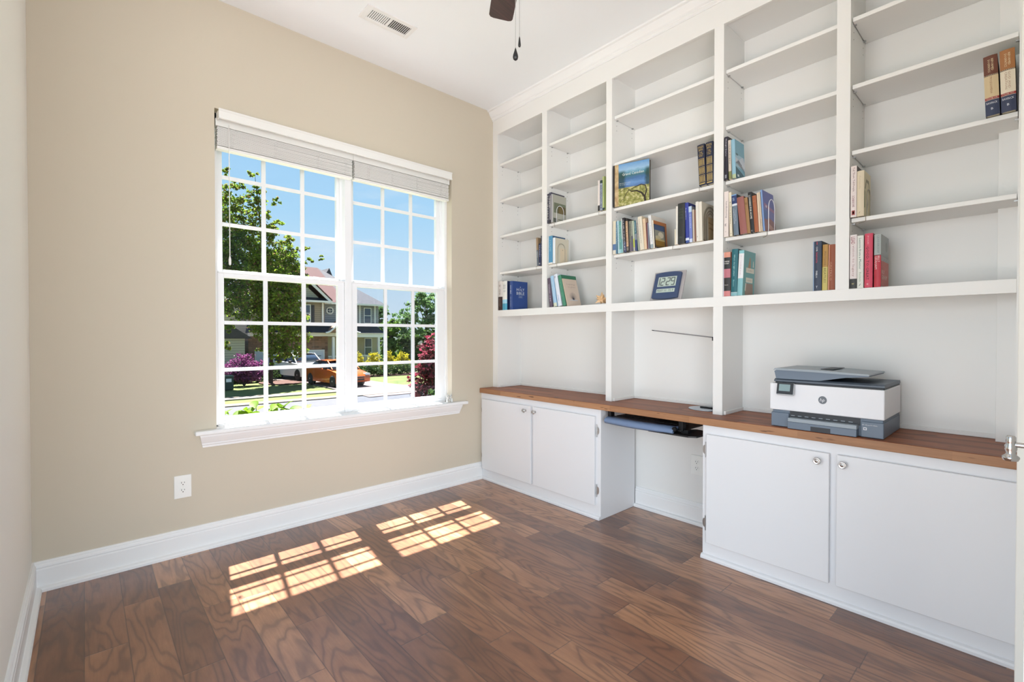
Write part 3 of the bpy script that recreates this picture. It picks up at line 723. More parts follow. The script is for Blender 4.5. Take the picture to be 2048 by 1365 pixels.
book('A2', 'white book with light blue band and teal foot, left of the blue bible', [(.23, (78, 160, 190)), (.24, WHT), (.36, (160, 212, 236)), (1, (232, 232, 226))], [('THE BOOK', (110, 116, 122), .80, .88, .2, .8, 'h'), ('OF ACTS', (110, 116, 122), .72, .79, .2, .8, 'h'), ('COMMENTARY', (150, 160, 166), .62, .68, .2, .8, 'h')], .15, g1, cover=(28, 44, 84))
book('A3', 'blue hardcover bible with silver title on its front cover', [(1, (48, 74, 134))], [('HOLY BIBLE', (190, 200, 220), .55, .85, .25, .7, 'v'), ('NEW TESTAMENT', (150, 165, 200), .10, .45, .35, .62, 'v')], .165, g1, cover=(44, 74, 140),
     art=[('t', (214, 222, 226), 'HOLY', .26, .78, .66, .76), ('t', (214, 222, 226), 'BIBLE', .26, .78, .53, .63), ('r', (180, 194, 212), .38, .66, .485, .492), ('r', (180, 194, 212), .42, .62, .455, .462), ('r', (180, 194, 212), .38, .66, .425, .432), ('e', (190, 205, 220), .51, .80, .03, .014)])
g2 = 'books against the first divider, second shelf of the narrow bay'
book('B1', 'tan and grey paperback, leftmost of three books against the first divider', [(.56, (96, 104, 116)), (1, (150, 126, 98))], [('FAITH', (210, 210, 205), .30, .50, .3, .7, 'v')], .14, g2, hard=False, cover=(150, 128, 100))
book('B2', 'short navy book with pale spine lettering, middle of three against the first divider', [(1, (34, 42, 78))], [('PRAYERS', (170, 180, 205), .40, .92, .25, .7, 'v'), ('AMEN', WHT, .05, .12, .2, .8, 'h')], .12, g2)
book('B3', 'charcoal book squeezed against the first divider, right of the short navy one', [(1, (72, 74, 84))], [('MERE', (170, 174, 184), .3, .8, .3, .7, 'v')], .15, g2)
g3 = 'books held by an arch bookend on the second shelf of the second bay'
book('B4', 'thin pale paperback left of the light blue book, right of the first divider', [(1, (206, 208, 206))], (), .13, g3, hard=False)
book('B5', 'light blue softcover with white foot, next to the cream covered book', [(.05, WHT), (1, (84, 146, 184))], [('PSALMS', (150, 200, 214), .45, .85, .25, .6, 'v')], .14, g3, hard=False, cover=(40, 82, 120))
book('B6', 'cream book with white spine, its plain cover behind a wire arch bookend', [(1, (228, 234, 240))], (), .150, g3, cover=(206, 200, 182), art=[('r', (214, 198, 172), .36, .86, .04, .62), ('e', (150, 140, 120), .55, .55, .03, .02)])
g4 = 'books held by an arch bookend on the third shelf of the second bay'
book('D1', 'black and white patterned thin spine at the left end of the third shelf, second bay', [(1, (60, 60, 74))], [('JOURNALS', WHT, .1, .95, .15, .75, 'v')], .14, g4)
book('D2', 'charcoal book with a white stripe down its spine, left of the grey photo cover', [(.08, (50, 50, 58)), (1, (62, 62, 80))], [('', WHT, .1, .9, .55, .72, 'bar'), ('LIFE', (200, 200, 206), .5, .8, .15, .5, 'v')], .145, g4)
book('D3', 'grey book with green photo cover behind a wire arch bookend', [(1, (176, 176, 178))], (), .150, g4, cover=(176, 176, 164), art=[('r', (112, 120, 98), .10, .96, .36, .72), ('r', (96, 84, 50), .40, .95, .36, .62), ('r', (88, 92, 84), .06, .32, .02, .17), ('r', (70, 72, 66), .40, .9, .13, .15), ('r', (150, 132, 84), .52, .56, .38, .6), ('r', (150, 132, 84), .66, .70, .38, .6)])
g5 = 'thin books at the right end of the third shelf, second bay'
book('E1', 'thin white book with black foot, left of the speckled spine', [(.18, (40, 38, 36)), (1, (224, 214, 208))], (), .13, g5, hard=False)
book('E2', 'speckled white and navy spine in front of a dark green edge', [(.9, (150, 158, 176)), (1, (36, 56, 54))], [('ADVENTURE', (30, 36, 52), .05, .85, .3, .85, 'v')], .14, g5)
book('E3', 'lime green and dark green thin book touching the second divider', [(.06, (36, 60, 70)), (1, (176, 190, 124))], [('', (66, 72, 40), 0, 1, .72, 1.0, 'bar'), ('GARDENS', (120, 140, 80), .4, .8, .2, .6, 'v')], .14, g5)
g6 = 'leaning books in the lowest cubby of the second bay'
book('F1', 'dark purple book, leftmost of the leaning books in the second bay', [(1, (92, 78, 96))], [('WISDOM', (200, 190, 204), .2, .8, .3, .65, 'v')], .14, g6)
book('F2', 'pale blue leaning book with cream foot, second bay bottom', [(.12, (206, 210, 190)), (1, (160, 196, 224))], [('STILL WATERS', (210, 226, 240), .35, .85, .3, .6, 'v')], .145, g6)
book('F3', 'white leaning book with small blue mark, left of the green one', [(1, (218, 224, 236))], [('F', (90, 90, 104), .88, .95, .3, .6, 'h'), ('HYMNS', (120, 150, 200), .15, .35, .35, .65, 'v')], .15, g6)
book('F4', 'green leaning hardcover between the white and the beige books', [(1, (70, 134, 108))], [('THE GREEN HILLS', (120, 176, 150), .3, .85, .3, .6, 'v')], .165, g6, cover=(50, 116, 88))
book('F5', 'beige leaning booklet with a drawing of a tree on its cover', [(1, (196, 182, 160))], (), .150, g6, hard=False, cover=(210, 192, 176),
     art=[('t', (170, 150, 140), 'Leaning', .2, .8, .76, .84), ('t', (170, 150, 140), 'on grace', .25, .8, .66, .72)] + [('p', (66, 66, 84), [(.5, .22), (.52, .22), (.5+.3*math.cos(q)+.01, .28+.22*math.sin(q)), (.5+.3*math.cos(q), .28+.22*math.sin(q))]) for q in [R(v_) for v_ in range(8, 175, 14)]] + [('r', (196, 200, 206), .2, .8, .20, .23)])
g7 = 'pair of navy volumes with gold tooling'
for kk, lb in (('H1', 'navy volume with gold tooled spine, left of the matching pair by the third divider'), ('H2', 'navy volume with gold tooled spine, right of the matching pair, touching the third divider')):
    tx = [('SPURGEON', 'gold', .90, .96, .12, .88, 'h'), ('SERMONS', 'gold', .84, .89, .2, .8, 'h')]
    tx += [('THE', 'gold', .78, .815, .3, .7, 'h'), ('COLLECTED', 'gold', .74, .77, .18, .82, 'h'), ('WORKS', 'gold', .70, .73, .25, .75, 'h')]
    for j in range(3):
        f0 = .08+j*.20
        tx += [('', 'gold', f0, f0+.008, .12, .88, 'bar'), ('', 'gold', f0+.16, f0+.168, .12, .88, 'bar'), ('', 'gold', f0, f0+.168, .12, .16, 'bar'), ('', 'gold', f0, f0+.168, .84, .88, 'bar')]
        tx += [('', 'gold', f0+.02, f0+.148, .22+.11*i, .27+.11*i, 'bar') for i in range(6)]
    tx += [('', 'gold', .03, .055, .12, .88, 'bar')]
    book(kk, lb, [(1, (32, 38, 62))], tx, .175, g7)
gq = 'books at the left end of the third shelf, fourth bay'
book('Q1', 'tall thin black book at the left end of the third shelf, fourth bay', [(1, (34, 30, 46))], [('Midnight Diaries', (210, 205, 215), .55, .95, .25, .7, 'v'), ('III', (200, 200, 210), .04, .12, .3, .7, 'h')], .15, gq, cover=(24, 22, 30))
book('Q2', 'thin beige book with green foot, between the black and the pale blue books', [(.2, (128, 130, 84)), (1, (204, 192, 180))], [('GARDEN', (120, 110, 90), .4, .9, .3, .7, 'v')], .14, gq, hard=False)
book('Q3', 'pale blue book with a misty hilltop on its cover', [(.1, (176, 190, 150)), (1, (142, 182, 200))], (), .118, gq, cover=(124, 170, 188),
     art=[('r', (160, 190, 206), 0, 1, .30, .62), ('p', (196, 204, 214), [(.0, .40), (.0, .55), (.35, .50), (.75, .34), (1, .26), (1, .5), (.8, .62), (.4, .66), (0, .64), (0, .30), (.6, .2)][:7]), ('r', (84, 120, 130), .06, .30, .60, .65), ('p', (66, 104, 116), [(0, 0), (1, 0), (1, .10), (.7, .18), (0, .30)]), ('r', (214, 224, 230), .16, .34, .05, .11), ('e', (60, 80, 90), .62, .40, .02, .02)])
g8 = 'row of slim books, left half of the second shelf in the third bay'
rowI = [('I1', 'cream slim book with a blue band near its foot, beside the second divider', [(.12, (214, 208, 196)), (.30, (86, 116, 160)), (1, (214, 206, 184))], [], (200, 190, 160)),
 ('I2', 'blue thin spine, second in the row', [(1, (92, 132, 160))], [('BLUE', (190, 210, 220), .3, .8, .3, .7, 'v')], None),
 ('I3', 'pale aqua thin spine with dark title, third in the row', [(1, (176, 206, 214))], [('Letters to a friend', (70, 110, 120), .15, .85, .3, .7, 'v')], None),
 ('I4', 'sea green spine, fourth in the row', [(.12, (150, 196, 204)), (1, (98, 154, 148))], [('The Well', (180, 214, 206), .35, .9, .3, .65, 'v')], None),
 ('I5', 'very thin white and aqua booklet, fifth in the row', [(.4, (140, 188, 194)), (1, (206, 216, 212))], [], None),
 ('I6', 'black tall spine with broad white lettering, sixth in the row', [(.3, (60, 66, 100)), (1, (32, 28, 36))], [('CHRONICLES', (214, 212, 220), .05, .95, .3, .72, 'v')], (24, 22, 26)),
 ('I7', 'black spine with peach checked panel, seventh in the row', [(.04, (50, 40, 34)), (.14, (130, 122, 112)), (.16, (44, 36, 32)), (.92, (214, 178, 142)), (1, (40, 34, 32))], [('BROTHERS', (50, 40, 40), .2, .9, .3, .7, 'v')], (30, 24, 24)),
 ('I8', 'very thin black booklet after the peach checked spine', [(1, (50, 44, 42))], [], None),
 ('I9', 'mottled grey green spine, ninth in the row', [(.3, (110, 100, 112)), (1, (118, 122, 110))], [('FIELD GUIDE', (60, 60, 56), .3, .9, .25, .7, 'v')], None),
 ('I10', 'grey thin spine with dark lower half, tenth in the row', [(.5, (96, 92, 108)), (1, (132, 136, 122))], [('NOTES', (200, 200, 196), .5, .9, .3, .7, 'v')], None),
 ('I11', 'thin pale green spine with lime foot, eleventh in the row', [(.12, (190, 190, 178)), (.4, (184, 196, 90)), (1, (184, 196, 174))], [], None),
 ('I12', 'teal spine with navy lower part, twelfth in the row', [(.36, (60, 70, 120)), (.56, (130, 140, 150)), (1, (54, 104, 116))], [('HARBOR', (200, 214, 220), .6, .95, .25, .7, 'v')], None),
 ('I13', 'weathered grey spine, left of the tall cream one', [(.4, (150, 158, 142)), (1, (166, 162, 156))], [('RIVERS', (110, 110, 104), .4, .9, .25, .7, 'v')], None),
 ('I14', 'tall cream softcover with fine grey spine title, beside the peach one', [(1, (222, 214, 196))], [('Lessons Along the Narrow Way', (110, 104, 96), .2, .92, .22, .5, 'v')], (214, 200, 176)),
 ('I15', 'peach softcover right of the tall cream one', [(1, (220, 192, 160))], [('Little House', (190, 160, 130), .3, .85, .3, .6, 'v')], (216, 184, 160)),
 ('I16', 'thin maroon spine, between the peach and the slate ones', [(1, (112, 62, 66))], [], None),
 ('I17', 'thin slate spine, left of the tall white book', [(1, (120, 124, 138))], [], None),
 ('I18', 'tall white softcover with grey lettering, near the right end of the row', [(.12, (150, 164, 172)), (1, (224, 224, 224))], [('For the Beauty of the Earth', (90, 94, 104), .2, .9, .3, .6, 'v')], (222, 214, 204)),
 ('I19', 'thin off white book behind the landscape booklet', [(1, (226, 222, 208))], [], (178, 110, 60))]
for kk, lb, bands, tx, cv in rowI:
    book(kk, lb, bands, tx, .15 if kk not in ('I6', 'I18') else .165, g8, hard=kk in ('I6', 'I7', 'I12'), cover=cv,
         art=[('r', (178, 110, 58), .03, .97, .84, .985)] if kk == 'I19' else None)
book('I20', 'dark booklet with a cloudy wheat field landscape on its cover, right end of the row', [(1, (42, 38, 36))], (), .120, g8, hard=False, cover=(56, 62, 84),
     art=[('r', (62, 84, 124), .02, .98, .72, .98), ('r', (150, 150, 136), .02, .98, .34, .76), ('e', (214, 206, 184), .58, .58, .26, .13), ('e', (200, 190, 156), .30, .46, .26, .08), ('r', (196, 176, 122), .02, .98, .32, .40), ('r', (150, 112, 44), .02, .98, .04, .33), ('r', (112, 84, 34), .02, .98, .04, .12), ('r', (40, 44, 60), .93, 1, 0, 1)])
g9 = 'books at the right end of the second shelf in the third bay'
rowJ = [('J1', 'low thin cream pamphlet left of the thick black book', [(1, (224, 214, 190))], [], None, .1, False),
 ('J2', 'thin white book touching the thick black one', [(1, (226, 222, 212))], [], None, .14, False),
 ('J3', 'thick black hardcover with faint green lettering', [(1, (44, 46, 46))], [('COMPLETE', (84, 100, 80), .82, .87, .2, .8, 'h'), ('HISTORY', (84, 100, 80), .75, .80, .2, .8, 'h'), ('OF THE', (84, 100, 80), .68, .73, .25, .75, 'h'), ('CHURCH', (84, 100, 80), .61, .66, .2, .8, 'h'), ('VOL 1', (96, 120, 100), .14, .18, .3, .7, 'h')], (24, 24, 26), .165, True),
 ('J4', 'royal blue hardcover right of the thick black one', [(.06, (60, 84, 150)), (.12, (216, 222, 236)), (1, (44, 58, 146))], [('Augustine', (214, 220, 240), .58, .88, .12, .42, 'v')], (34, 46, 118), .165, True),
 ('J5', 'periwinkle softcover right of the royal blue one', [(.1, (196, 206, 232)), (.84, (116, 130, 196)), (1, (186, 206, 226))], [('A Quiet Mind', (206, 214, 240), .4, .78, .3, .65, 'v')], (128, 128, 132), .15, False),
 ('J6', 'thin pinkish grey spine between periwinkle and brown', [(1, (196, 182, 168))], [], None, .13, False),
 ('J7', 'thin brown spine left of the white softcover', [(1, (128, 92, 76))], [], None, .13, False),
 ('J8', 'white softcover left of the cream book with the arch bookend', [(1, (226, 222, 212))], [('i', (120, 120, 110), .1, .14, .3, .5, 'h')], None, .15, False)]
for kk, lb, bands, tx, cv, dp, hd in rowJ: book(kk, lb, bands, tx, dp, g9, hard=hd, cover=cv)
book('J9', 'cream softcover with a sepia landscape, beside the third divider', [(1, (224, 218, 204))], (), .165, g9, hard=False, cover=(208, 200, 184), art=[('r', (190, 164, 124), .45, 1, .02, .66), ('p', (160, 130, 94), [(.45, .36), (1, .30), (1, .34), (.6, .40)]), ('p', (160, 130, 94), [(.45, .50), (1, .46), (1, .48), (.5, .53)])])
g10 = 'books at the left end of the second shelf in the fourth bay'
rowK = [('K1', 'pinkish white tall softcover with script title, beside the third divider', [(1, (228, 216, 210))], [('handlettering', (90, 84, 90), .42, .78, .3, .75, 'v'), ('E', (80, 76, 80), .24, .29, .25, .6, 'h'), ('O', (120, 110, 110), .1, .13, .3, .55, 'h')], None, .16, False),
 ('K2', 'cream book with black vertical title, second from the third divider', [(1, (226, 216, 192))], [('Brothers and Sisters', (60, 54, 50), .28, .78, .3, .75, 'v'), ('o', BLK, .04, .07, .3, .7, 'h')], None, .15, False),
 ('K3', 'grey blue book with navy starry head', [(.72, (104, 120, 136)), (.77, (214, 218, 226)), (.97, (36, 54, 104)), (1, (120, 160, 200))], [('CONSTELLATIONS', (200, 206, 214), .28, .66, .2, .42, 'v'), ('of the northern sky', (190, 198, 206), .34, .62, .52, .75, 'v'), ('STAR', (190, 210, 236), .84, .92, .2, .6, 'h')], (30, 34, 44), .155, True),
 ('K4', 'faded dusty red cloth hardcover', [(1, (150, 94, 88))], [], (92, 58, 54), .15, True),
 ('K5', 'worn tan leather volume right of the dusty red one', [(1, (156, 118, 76))], [('BIBLE', (112, 78, 46), .80, .86, .2, .8, 'h')], (90, 62, 42), .14, True),
 ('K6', 'black book with bold white vertical title', [(1, (34, 36, 40))], [('LONGING FOR HOME', (236, 232, 222), .34, .92, .2, .72, 'v'), ('o', (190, 190, 190), .03, .07, .2, .5, 'h')], (40, 36, 34), .155, True),
 ('K7', 'rust brown cloth hardcover right of the black one', [(1, (160, 92, 58))], [('POEMS', (190, 130, 90), .82, .86, .2, .8, 'h')], (60, 36, 28), .15, True),
 ('K8', 'thin peach paperback, left of two thin ones beside the blue cover', [(1, (218, 196, 172))], [], None, .14, False),
 ('K9', 'thin beige paperback touching the blue picture cover', [(1, (206, 190, 168))], [('leaf', (170, 120, 110), .2, .3, .2, .7, 'v')], None, .14, False)]
for kk, lb, bands, tx, cv, dp, hd in rowK: book(kk, lb, bands, tx, dp, g10, hard=hd, cover=cv)
book('K10', 'blue and violet picture cover behind a white arch bookend', [(1, (120, 150, 196))], (), .150, g10, hard=False, cover=(118, 120, 172),
     art=[('r', (104, 110, 168), .02, 1, .6, .98), ('p', (160, 120, 150), [(.1, .70), (.6, .64), (1, .60), (1, .52), (.1, .6)]), ('p', (150, 110, 110), [(.02, .0), (1, .0), (1, .28), (.5, .36), (.02, .32)]), ('r', (96, 120, 170), .02, .3, .3, .52), ('p', (190, 150, 140), [(.3, .1), (.8, .04), (.82, .14), (.4, .22)]), ('e', (210, 216, 232), .25, .62, .05, .03)])
g11 = 'books at the left end of the lowest cubby in the fourth bay'
book('L1', 'black and pink floral book with white script, left end above the desk', [(.12, (206, 128, 128)), (.42, (40, 38, 40)), (.62, (186, 112, 124)), (.88, (38, 40, 42)), (1, (214, 146, 126))], [('raising', WHT, .76, .81, .25, .9, 'h'), ('rosalyn', WHT, .72, .76, .2, .85, 'h'), ('tessa', (220, 214, 206), .245, .265, .25, .75, 'h'), ('', (206, 206, 216), 0, 1, .02, .14, 'bar')], .16, g11)
book('L2', 'teal hardcover with pale title, middle of the three above the desk', [(.07, (128, 176, 184)), (.075, WHT), (1, (30, 100, 110))], [('Where the light enters', (180, 220, 220), .42, .88, .3, .6, 'v'), ('Rivers', (150, 200, 204), .2, .34, .35, .55, 'v')], .165, g11, cover=(20, 74, 84))
book('L3', 'aqua book with white spine panel and two pale labels on its cover', [(.38, (132, 184, 190)), (.93, (226, 228, 230)), (1, (132, 190, 196))], [('the reading year', (200, 170, 180), .45, .9, .35, .65, 'v')], .150, g11, cover=(116, 168, 168),
     art=[('p', (170, 140, 110), [(.36, .6), (.5, .86), (.58, .86), (.62, .62)]), ('p', (158, 134, 120), [(.2, .02), (.2, .28), (.85, .28), (.9, .02)]), ('r', (222, 216, 200), .22, .92, .52, .63), ('r', (222, 216, 200), .24, .82, .30, .41), ('t', (170, 164, 150), 'hello', .4, .75, .56, .59), ('t', (170, 164, 150), 'world', .36, .7, .34, .37), ('p', (226, 222, 210), [(.78, .66), (.86, .66), (.84, .80), (.80, .80)]), ('p', (226, 222, 210), [(.16, .12), (.24, .10), (.27, .28), (.2, .28)])])
g12 = 'books at the right end of the lowest cubby in the fourth bay'
book('M1', 'thick dark blue book with white and red vertical lettering', [(1, (52, 62, 82))], [('CON', (240, 240, 240), .80, .89, .38, .58, 'v'), ('historia', (206, 60, 80), .56, .77, .38, .60, 'v'), ('PABLO', (236, 236, 236), .26, .40, .36, .56, 'v'), ('', (150, 172, 200), 0, 1, .03, .14, 'bar'), ('Y', (220, 220, 226), .05, .1, .4, .58, 'h'), ('', (190, 60, 70), .93, .99, .46, .54, 'bar')], .16, g12, cover=(60, 64, 74))
book('M2', 'mustard and yellow book between the dark blue and the rust ones', [(.51, (196, 182, 106)), (1, (176, 134, 70))], [('MOTIVOS', (120, 92, 50), .55, .85, .3, .7, 'v'), ('BEATLES', (120, 112, 60), .16, .48, .28, .7, 'v')], .155, g12)
book('M3', 'rust brown book with a lighter left edge touching the fourth divider', [(1, (142, 76, 48))], [('', (206, 150, 120), 0, 1, .04, .22, 'bar'), ('CASTILLO', (196, 150, 120), .2, .62, .3, .55, 'v')], .155, g12)
g13 = 'books at the left end of the lowest cubby in the fifth bay'
book('N1', 'white book with dark red head lettering and black foot, by the fourth divider', [(.18, (56, 58, 58)), (1, (226, 216, 214))], [('LEAD', (140, 30, 44), .82, .96, .2, .72, 'v'), ('vision to legacy', (170, 130, 130), .22, .80, .3, .7, 'v'), ('w', (190, 180, 120), .07, .1, .3, .65, 'h')], .155, g13)
book('N2', 'white book with green vertical title, second from the fourth divider', [(1, (224, 226, 218))], [('Lessons from a Mentor', (70, 110, 100), .36, .95, .28, .66, 'v'), ('Baldwin', (150, 170, 140), .12, .30, .35, .65, 'v'), ('/', BLK, .04, .08, .3, .6, 'h')], .155, g13)
book('N3', 'tall crimson pink hardcover with black title lettering', [(1, (206, 72, 96))], [('GOOD TO GREAT', (60, 20, 30), .14, .76, .22, .56, 'v'), ('JIM COLLINS', (236, 190, 196), .80, .96, .3, .52, 'v'), ('HB', (240, 210, 214), .05, .08, .28, .5, 'h')], .165, g13, cover=(128, 30, 44))
book('N4', 'grey and red book with pale lettering on spine and cover, rightmost of the group', [(.60, (186, 52, 66)), (.61, (60, 30, 34)), (1, (164, 172, 170))], [('LEADERSHIP', (120, 130, 130), .64, .97, .45, .72, 'v'), ('BILLY', (232, 200, 200), .47, .59, .52, .85, 'v'), ('GRAHAM', (232, 200, 200), .34, .59, .12, .45, 'v')], .155, g13, cover=(160, 160, 158),
     art=[('r', (158, 164, 164), .02, .99, .60, .99), ('e', (140, 146, 146), .68, .80, .14, .10), ('r', (180, 96, 84), .02, .99, .02, .5), ('t', (214, 218, 218), 'LEADERSHIP', .05, .97, .50, .58), ('t', (226, 196, 190), 'BILLY', .08, .45, .26, .33), ('t', (226, 196, 190), 'GRAHAM', .08, .78, .15, .24)])
g14 = 'books at the left end of the second shelf in the fifth bay'
book('O1', 'pinkish white book with thin dark script title, beside the fourth divider', [(1, (228, 216, 212))], [('Tell Them, Tell People', (110, 60, 70), .50, .97, .3, .7, 'v'), ('SCHIAVONI', (130, 60, 80), .20, .42, .3, .7, 'v'), ('', (150, 60, 60), .04, .13, .25, .75, 'bar'), ('', (228, 200, 196), .06, .11, .38, .62, 'bar')], .155, g14, cover=(60, 50, 46))
book('O2', 'beige book with vine drawing on its edge, by the wire bookend', [(1, (216, 202, 176))], [('Amanda', (200, 184, 160), .6, .9, .3, .6, 'v'), ('/', (120, 90, 60), .06, .1, .3, .5, 'h')], .120, g14, cover=(204, 194, 160),
     art=[('p', (126, 122, 92), [(.1, .62), (.3, .84), (.7, .84), (.85, .62), (.8, .58), (.65, .76), (.35, .78), (.2, .6)]), ('p', (96, 112, 72), [(.02, .18), (.12, .2), (.14, .55), (.06, .58)]), ('p', (112, 104, 76), [(.5, .12), (.6, .3), (.56, .45), (.5, .3)])])
g15 = 'pair of brown and navy theology volumes on the upper right shelf'
for kk, lb, top, mid, c3, t3, vol in (
    ('P1', 'dark brown and navy volume, left of the two on the upper right shelf', (104, 60, 44), (206, 184, 146), (160, 120, 90), ['PROLEGOMENA'], 'VOLUME ONE'),
    ('P2', 'orange brown and navy volume, right of the two on the upper right shelf', (162, 108, 62), (222, 210, 188), (170, 140, 116), ['GOD AND', 'CREATION'], 'VOLUME TWO')):
    tx = [('REFORMED', (226, 206, 166), .74, .94, .54, .70, 'v'), ('DOGMATICS', (226, 206, 166), .72, .93, .30, .46, 'v'), (vol, (232, 200, 180), .268, .292, .1, .88, 'h'), ('BAVINCK', (214, 218, 226), .185, .22, .1, .86, 'h'), ('B', (214, 218, 226), .09, .125, .40, .56, 'h')]
    for i, q in enumerate(t3): tx.append((q, c3, .36, .64, (.40, .56)[0] if len(t3) == 1 else (.52, .30)[i], .56 if len(t3) == 1 else (.68, .46)[i], 'v'))
    tx += [('', (196, 186, 166), .668, .676, .04+.12*i, .10+.12*i, 'bar') for i in range(8)]
    book(kk, lb, [(.255, (52, 60, 86)), (.262, (200, 180, 160)), (.30, (146, 44, 48)), (.66, mid), (.68, (110, 90, 70)), (1, top)], tx, .165, g15, cover=(44, 40, 44))
# large picture book standing with its cover to the room
pb = thing('picture_book', 'large square picture book facing out, lake and bare tree on its cover', 'book', (.143, -1.2205, 2.0112), -R(0), None)
pb.rotation_euler = (0, 0, R(-90+15.0))
# local: x runs along the cover to the right, y into the shelf
pw, ph, pt_ = .236, .268, .026
m_ = MB().box(0, pw, 0, .0025, 0, ph).box(.0, pw, pt_-.0025, pt_, 0, ph).box(0, .0025, 0, pt_, 0, ph)
m_.build('cover', cm((40, 34, 34)), pb)
MB().box(.003, pw-.004, .0026, pt_-.0026, .003, ph-.003).build('pages', cm((222, 212, 184)), pb)
def lake_material():
    m, g, b = newmat('printed_lake_and_tree')
    tc = g.n('ShaderNodeTexCoord'); sp = g.n('ShaderNodeSeparateXYZ'); g.L.new(tc.outputs['Object'], sp.inputs[0])
    u = g.math('DIVIDE', sp.outputs[0], pw); v = g.math('DIVIDE', sp.outputs[2], ph)
    nz = g.noise(g.xyz(g.math('MULTIPLY', u, 3), g.math('MULTIPLY', v, 5), 0), 2, 5, .6)
    vv = g.math('ADD', v, g.math('MULTIPLY', g.math('SUBTRACT', nz, .5), .12))
    sky = g.ramp(vv, [(.40, rgb(60, 92, 150)), (.52, rgb(104, 146, 196)), (.62, rgb(70, 110, 160)), (.70, rgb(64, 110, 120)), (.76, rgb(80, 140, 160)), (.84, rgb(150, 186, 214)), (1, rgb(100, 150, 200))])
    n2 = g.noise(g.xyz(g.math('MULTIPLY', u, 9), g.math('MULTIPLY', v, 9), 2), 1.5, 5, .7)
    low = g.ramp(n2, [(.3, rgb(72, 74, 26)), (.5, rgb(150, 150, 80)), (.62, rgb(206, 198, 150)), (.8, rgb(120, 110, 50))])
    c = g.mix(g.ramp(v, [(.42, (0, 0, 0, 1)), (.43, (1, 1, 1, 1))]), low, sky)
    # dark tree masses left and right above the water
    dl = g.math('SUBTRACT', g.math('MULTIPLY', g.math('ABSOLUTE', g.math('SUBTRACT', u, .62)), 1.0), .24)
    tr = g.ramp(g.math('ADD', dl, g.math('MULTIPLY', nz, .12)), [(.06, (0, 0, 0, 1)), (.14, (1, 1, 1, 1))])
    band = g.ramp(v, [(.40, (0, 0, 0, 1)), (.44, (1, 1, 1, 1)), (.78, (1, 1, 1, 1)), (.86, (0, 0, 0, 1))])
    c = g.mix(g.math('MULTIPLY', g.math('MULTIPLY', tr, band), .8), c, rgb(26, 58, 44))
    st = g.ramp(g.noise(g.xyz(g.math('MULTIPLY', u, 14), g.math('MULTIPLY', v, 8), 3), 1, 3, .5), [(.35, rgb(170, 138, 96)), (.65, rgb(206, 182, 140))])
    c = g.mix(g.ramp(u, [(.155, (1, 1, 1, 1)), (.16, (0, 0, 0, 1))]), c, st)
    g.L.new(c, b.inputs['Base Color']); b.inputs['Roughness'].default_value = .3
    return m
MB().add([(0.012, -.0004, 0), (pw, -.0004, 0), (pw, -.0004, ph), (.012, -.0004, ph)], [(0, 1, 2, 3)]).build('cover_print', lake_material(), pb)
ar = MB()
def br(pts, w0, w1):
    n = len(pts); L_ = []; R_ = []
    for i, (x, z) in enumerate(pts):
        a = pts[max(i-1, 0)]; b = pts[min(i+1, n-1)]; d_ = math.hypot(b[0]-a[0], b[1]-a[1]) or 1; w_ = w0+(w1-w0)*i/(n-1)
        nx, nz = -(b[1]-a[1])/d_*w_, (b[0]-a[0])/d_*w_
        L_.append(((x+nx)*pw, -.0006, (z+nz)*ph)); R_.append(((x-nx)*pw, -.0006, (z-nz)*ph))
    ar.add(L_+R_, [(i, i+1, n+i+1, n+i) for i in range(n-1)])
br([(.90, .02), (.88, .14), (.80, .24), (.66, .31), (.52, .31), (.45, .36)], .03, .008)
br([(.88, .14), (.93, .28), (.90, .40), (.78, .44), (.62, .40), (.48, .36)], .02, .006)
br([(.45, .36), (.38, .28), (.30, .16), (.22, .12)], .009, .005); br([(.52, .31), (.40, .40), (.28, .38), (.2, .33)], .007, .003)
br([(.93, .28), (.86, .26), (.80, .32)], .007, .003)
ar.build('printed_tree', cm((44, 34, 24)), pb)
tb = MB(); put_text(tb, 'Grand Canadian', (.56*pw, -.0009, .745*ph), (1, 0, 0), (0, 0, 1), .60*pw, .065*ph)
put_text(tb, 'lakes and wild country', (.34*pw, -.0009, .535*ph), (1, 0, 0), (0, 0, 1), .30*pw, .022*ph); put_text(tb, 'in every season', (.34*pw, -.0009, .495*ph), (1, 0, 0), (0, 0, 1), .28*pw, .018*ph)
tb.build('cover_lettering', cm((226, 226, 220)), pb)

# ------------------------------------------------------------------ wire bookends clipped round the shelf edge
def bookend(y, z, label, h=.135, w_=.085, xs=.20, side=1, x0=.1655, group='arched wire bookends'):
    """side +1: the foot runs to the left (towards the window) under the shelf, -1: to the right"""
    r = thing('bookend', label, 'bookend', (xs, y, z), group=group)
    a = MB(); pts = [(0, 0, .0)]
    n = 14
    pts = [(-w_/2, 0, .0018), (-w_/2, 0, h-w_/2)]
    for i in range(n+1):
        t = PI - PI*i/n; pts.append((w_/2*math.cos(t), 0, h-w_/2+ w_/2*1.15*math.sin(t)))
    pts += [(w_/2, 0, .0018)]
    a.tube(pts, .0019, 7)
    a.build('wire_arch', M_WIREW if 'white' in label.split()[0] or 'pale' in label.split()[0] else M_WIRE, r)
    c = MB(); xf_ = x0-.0035-xs
    d_ = side*.032
    c.tube([(-w_/2, 0, .0018), (xf_, 0, .0018), (xf_-.0005, 0, -.021), (xf_+.02, d_*.45, -.0215), (xf_+.035, d_, -.0205)], .0015, 7)
    c.tube([(w_/2, 0, .0018), (-w_/2, -side*.004, .0018)], .0014, 6)
    c.build('shelf_clip', M_WIRE, r)
    return r
bookend(-.4960, 1.706, 'thin wire bookend left of the books against the first divider', .10, .06, .215, -1)
bookend(-.7100, 1.706, 'dark wire arch bookend in front of the cream cover on the second shelf', .145, .080, .212, 1)
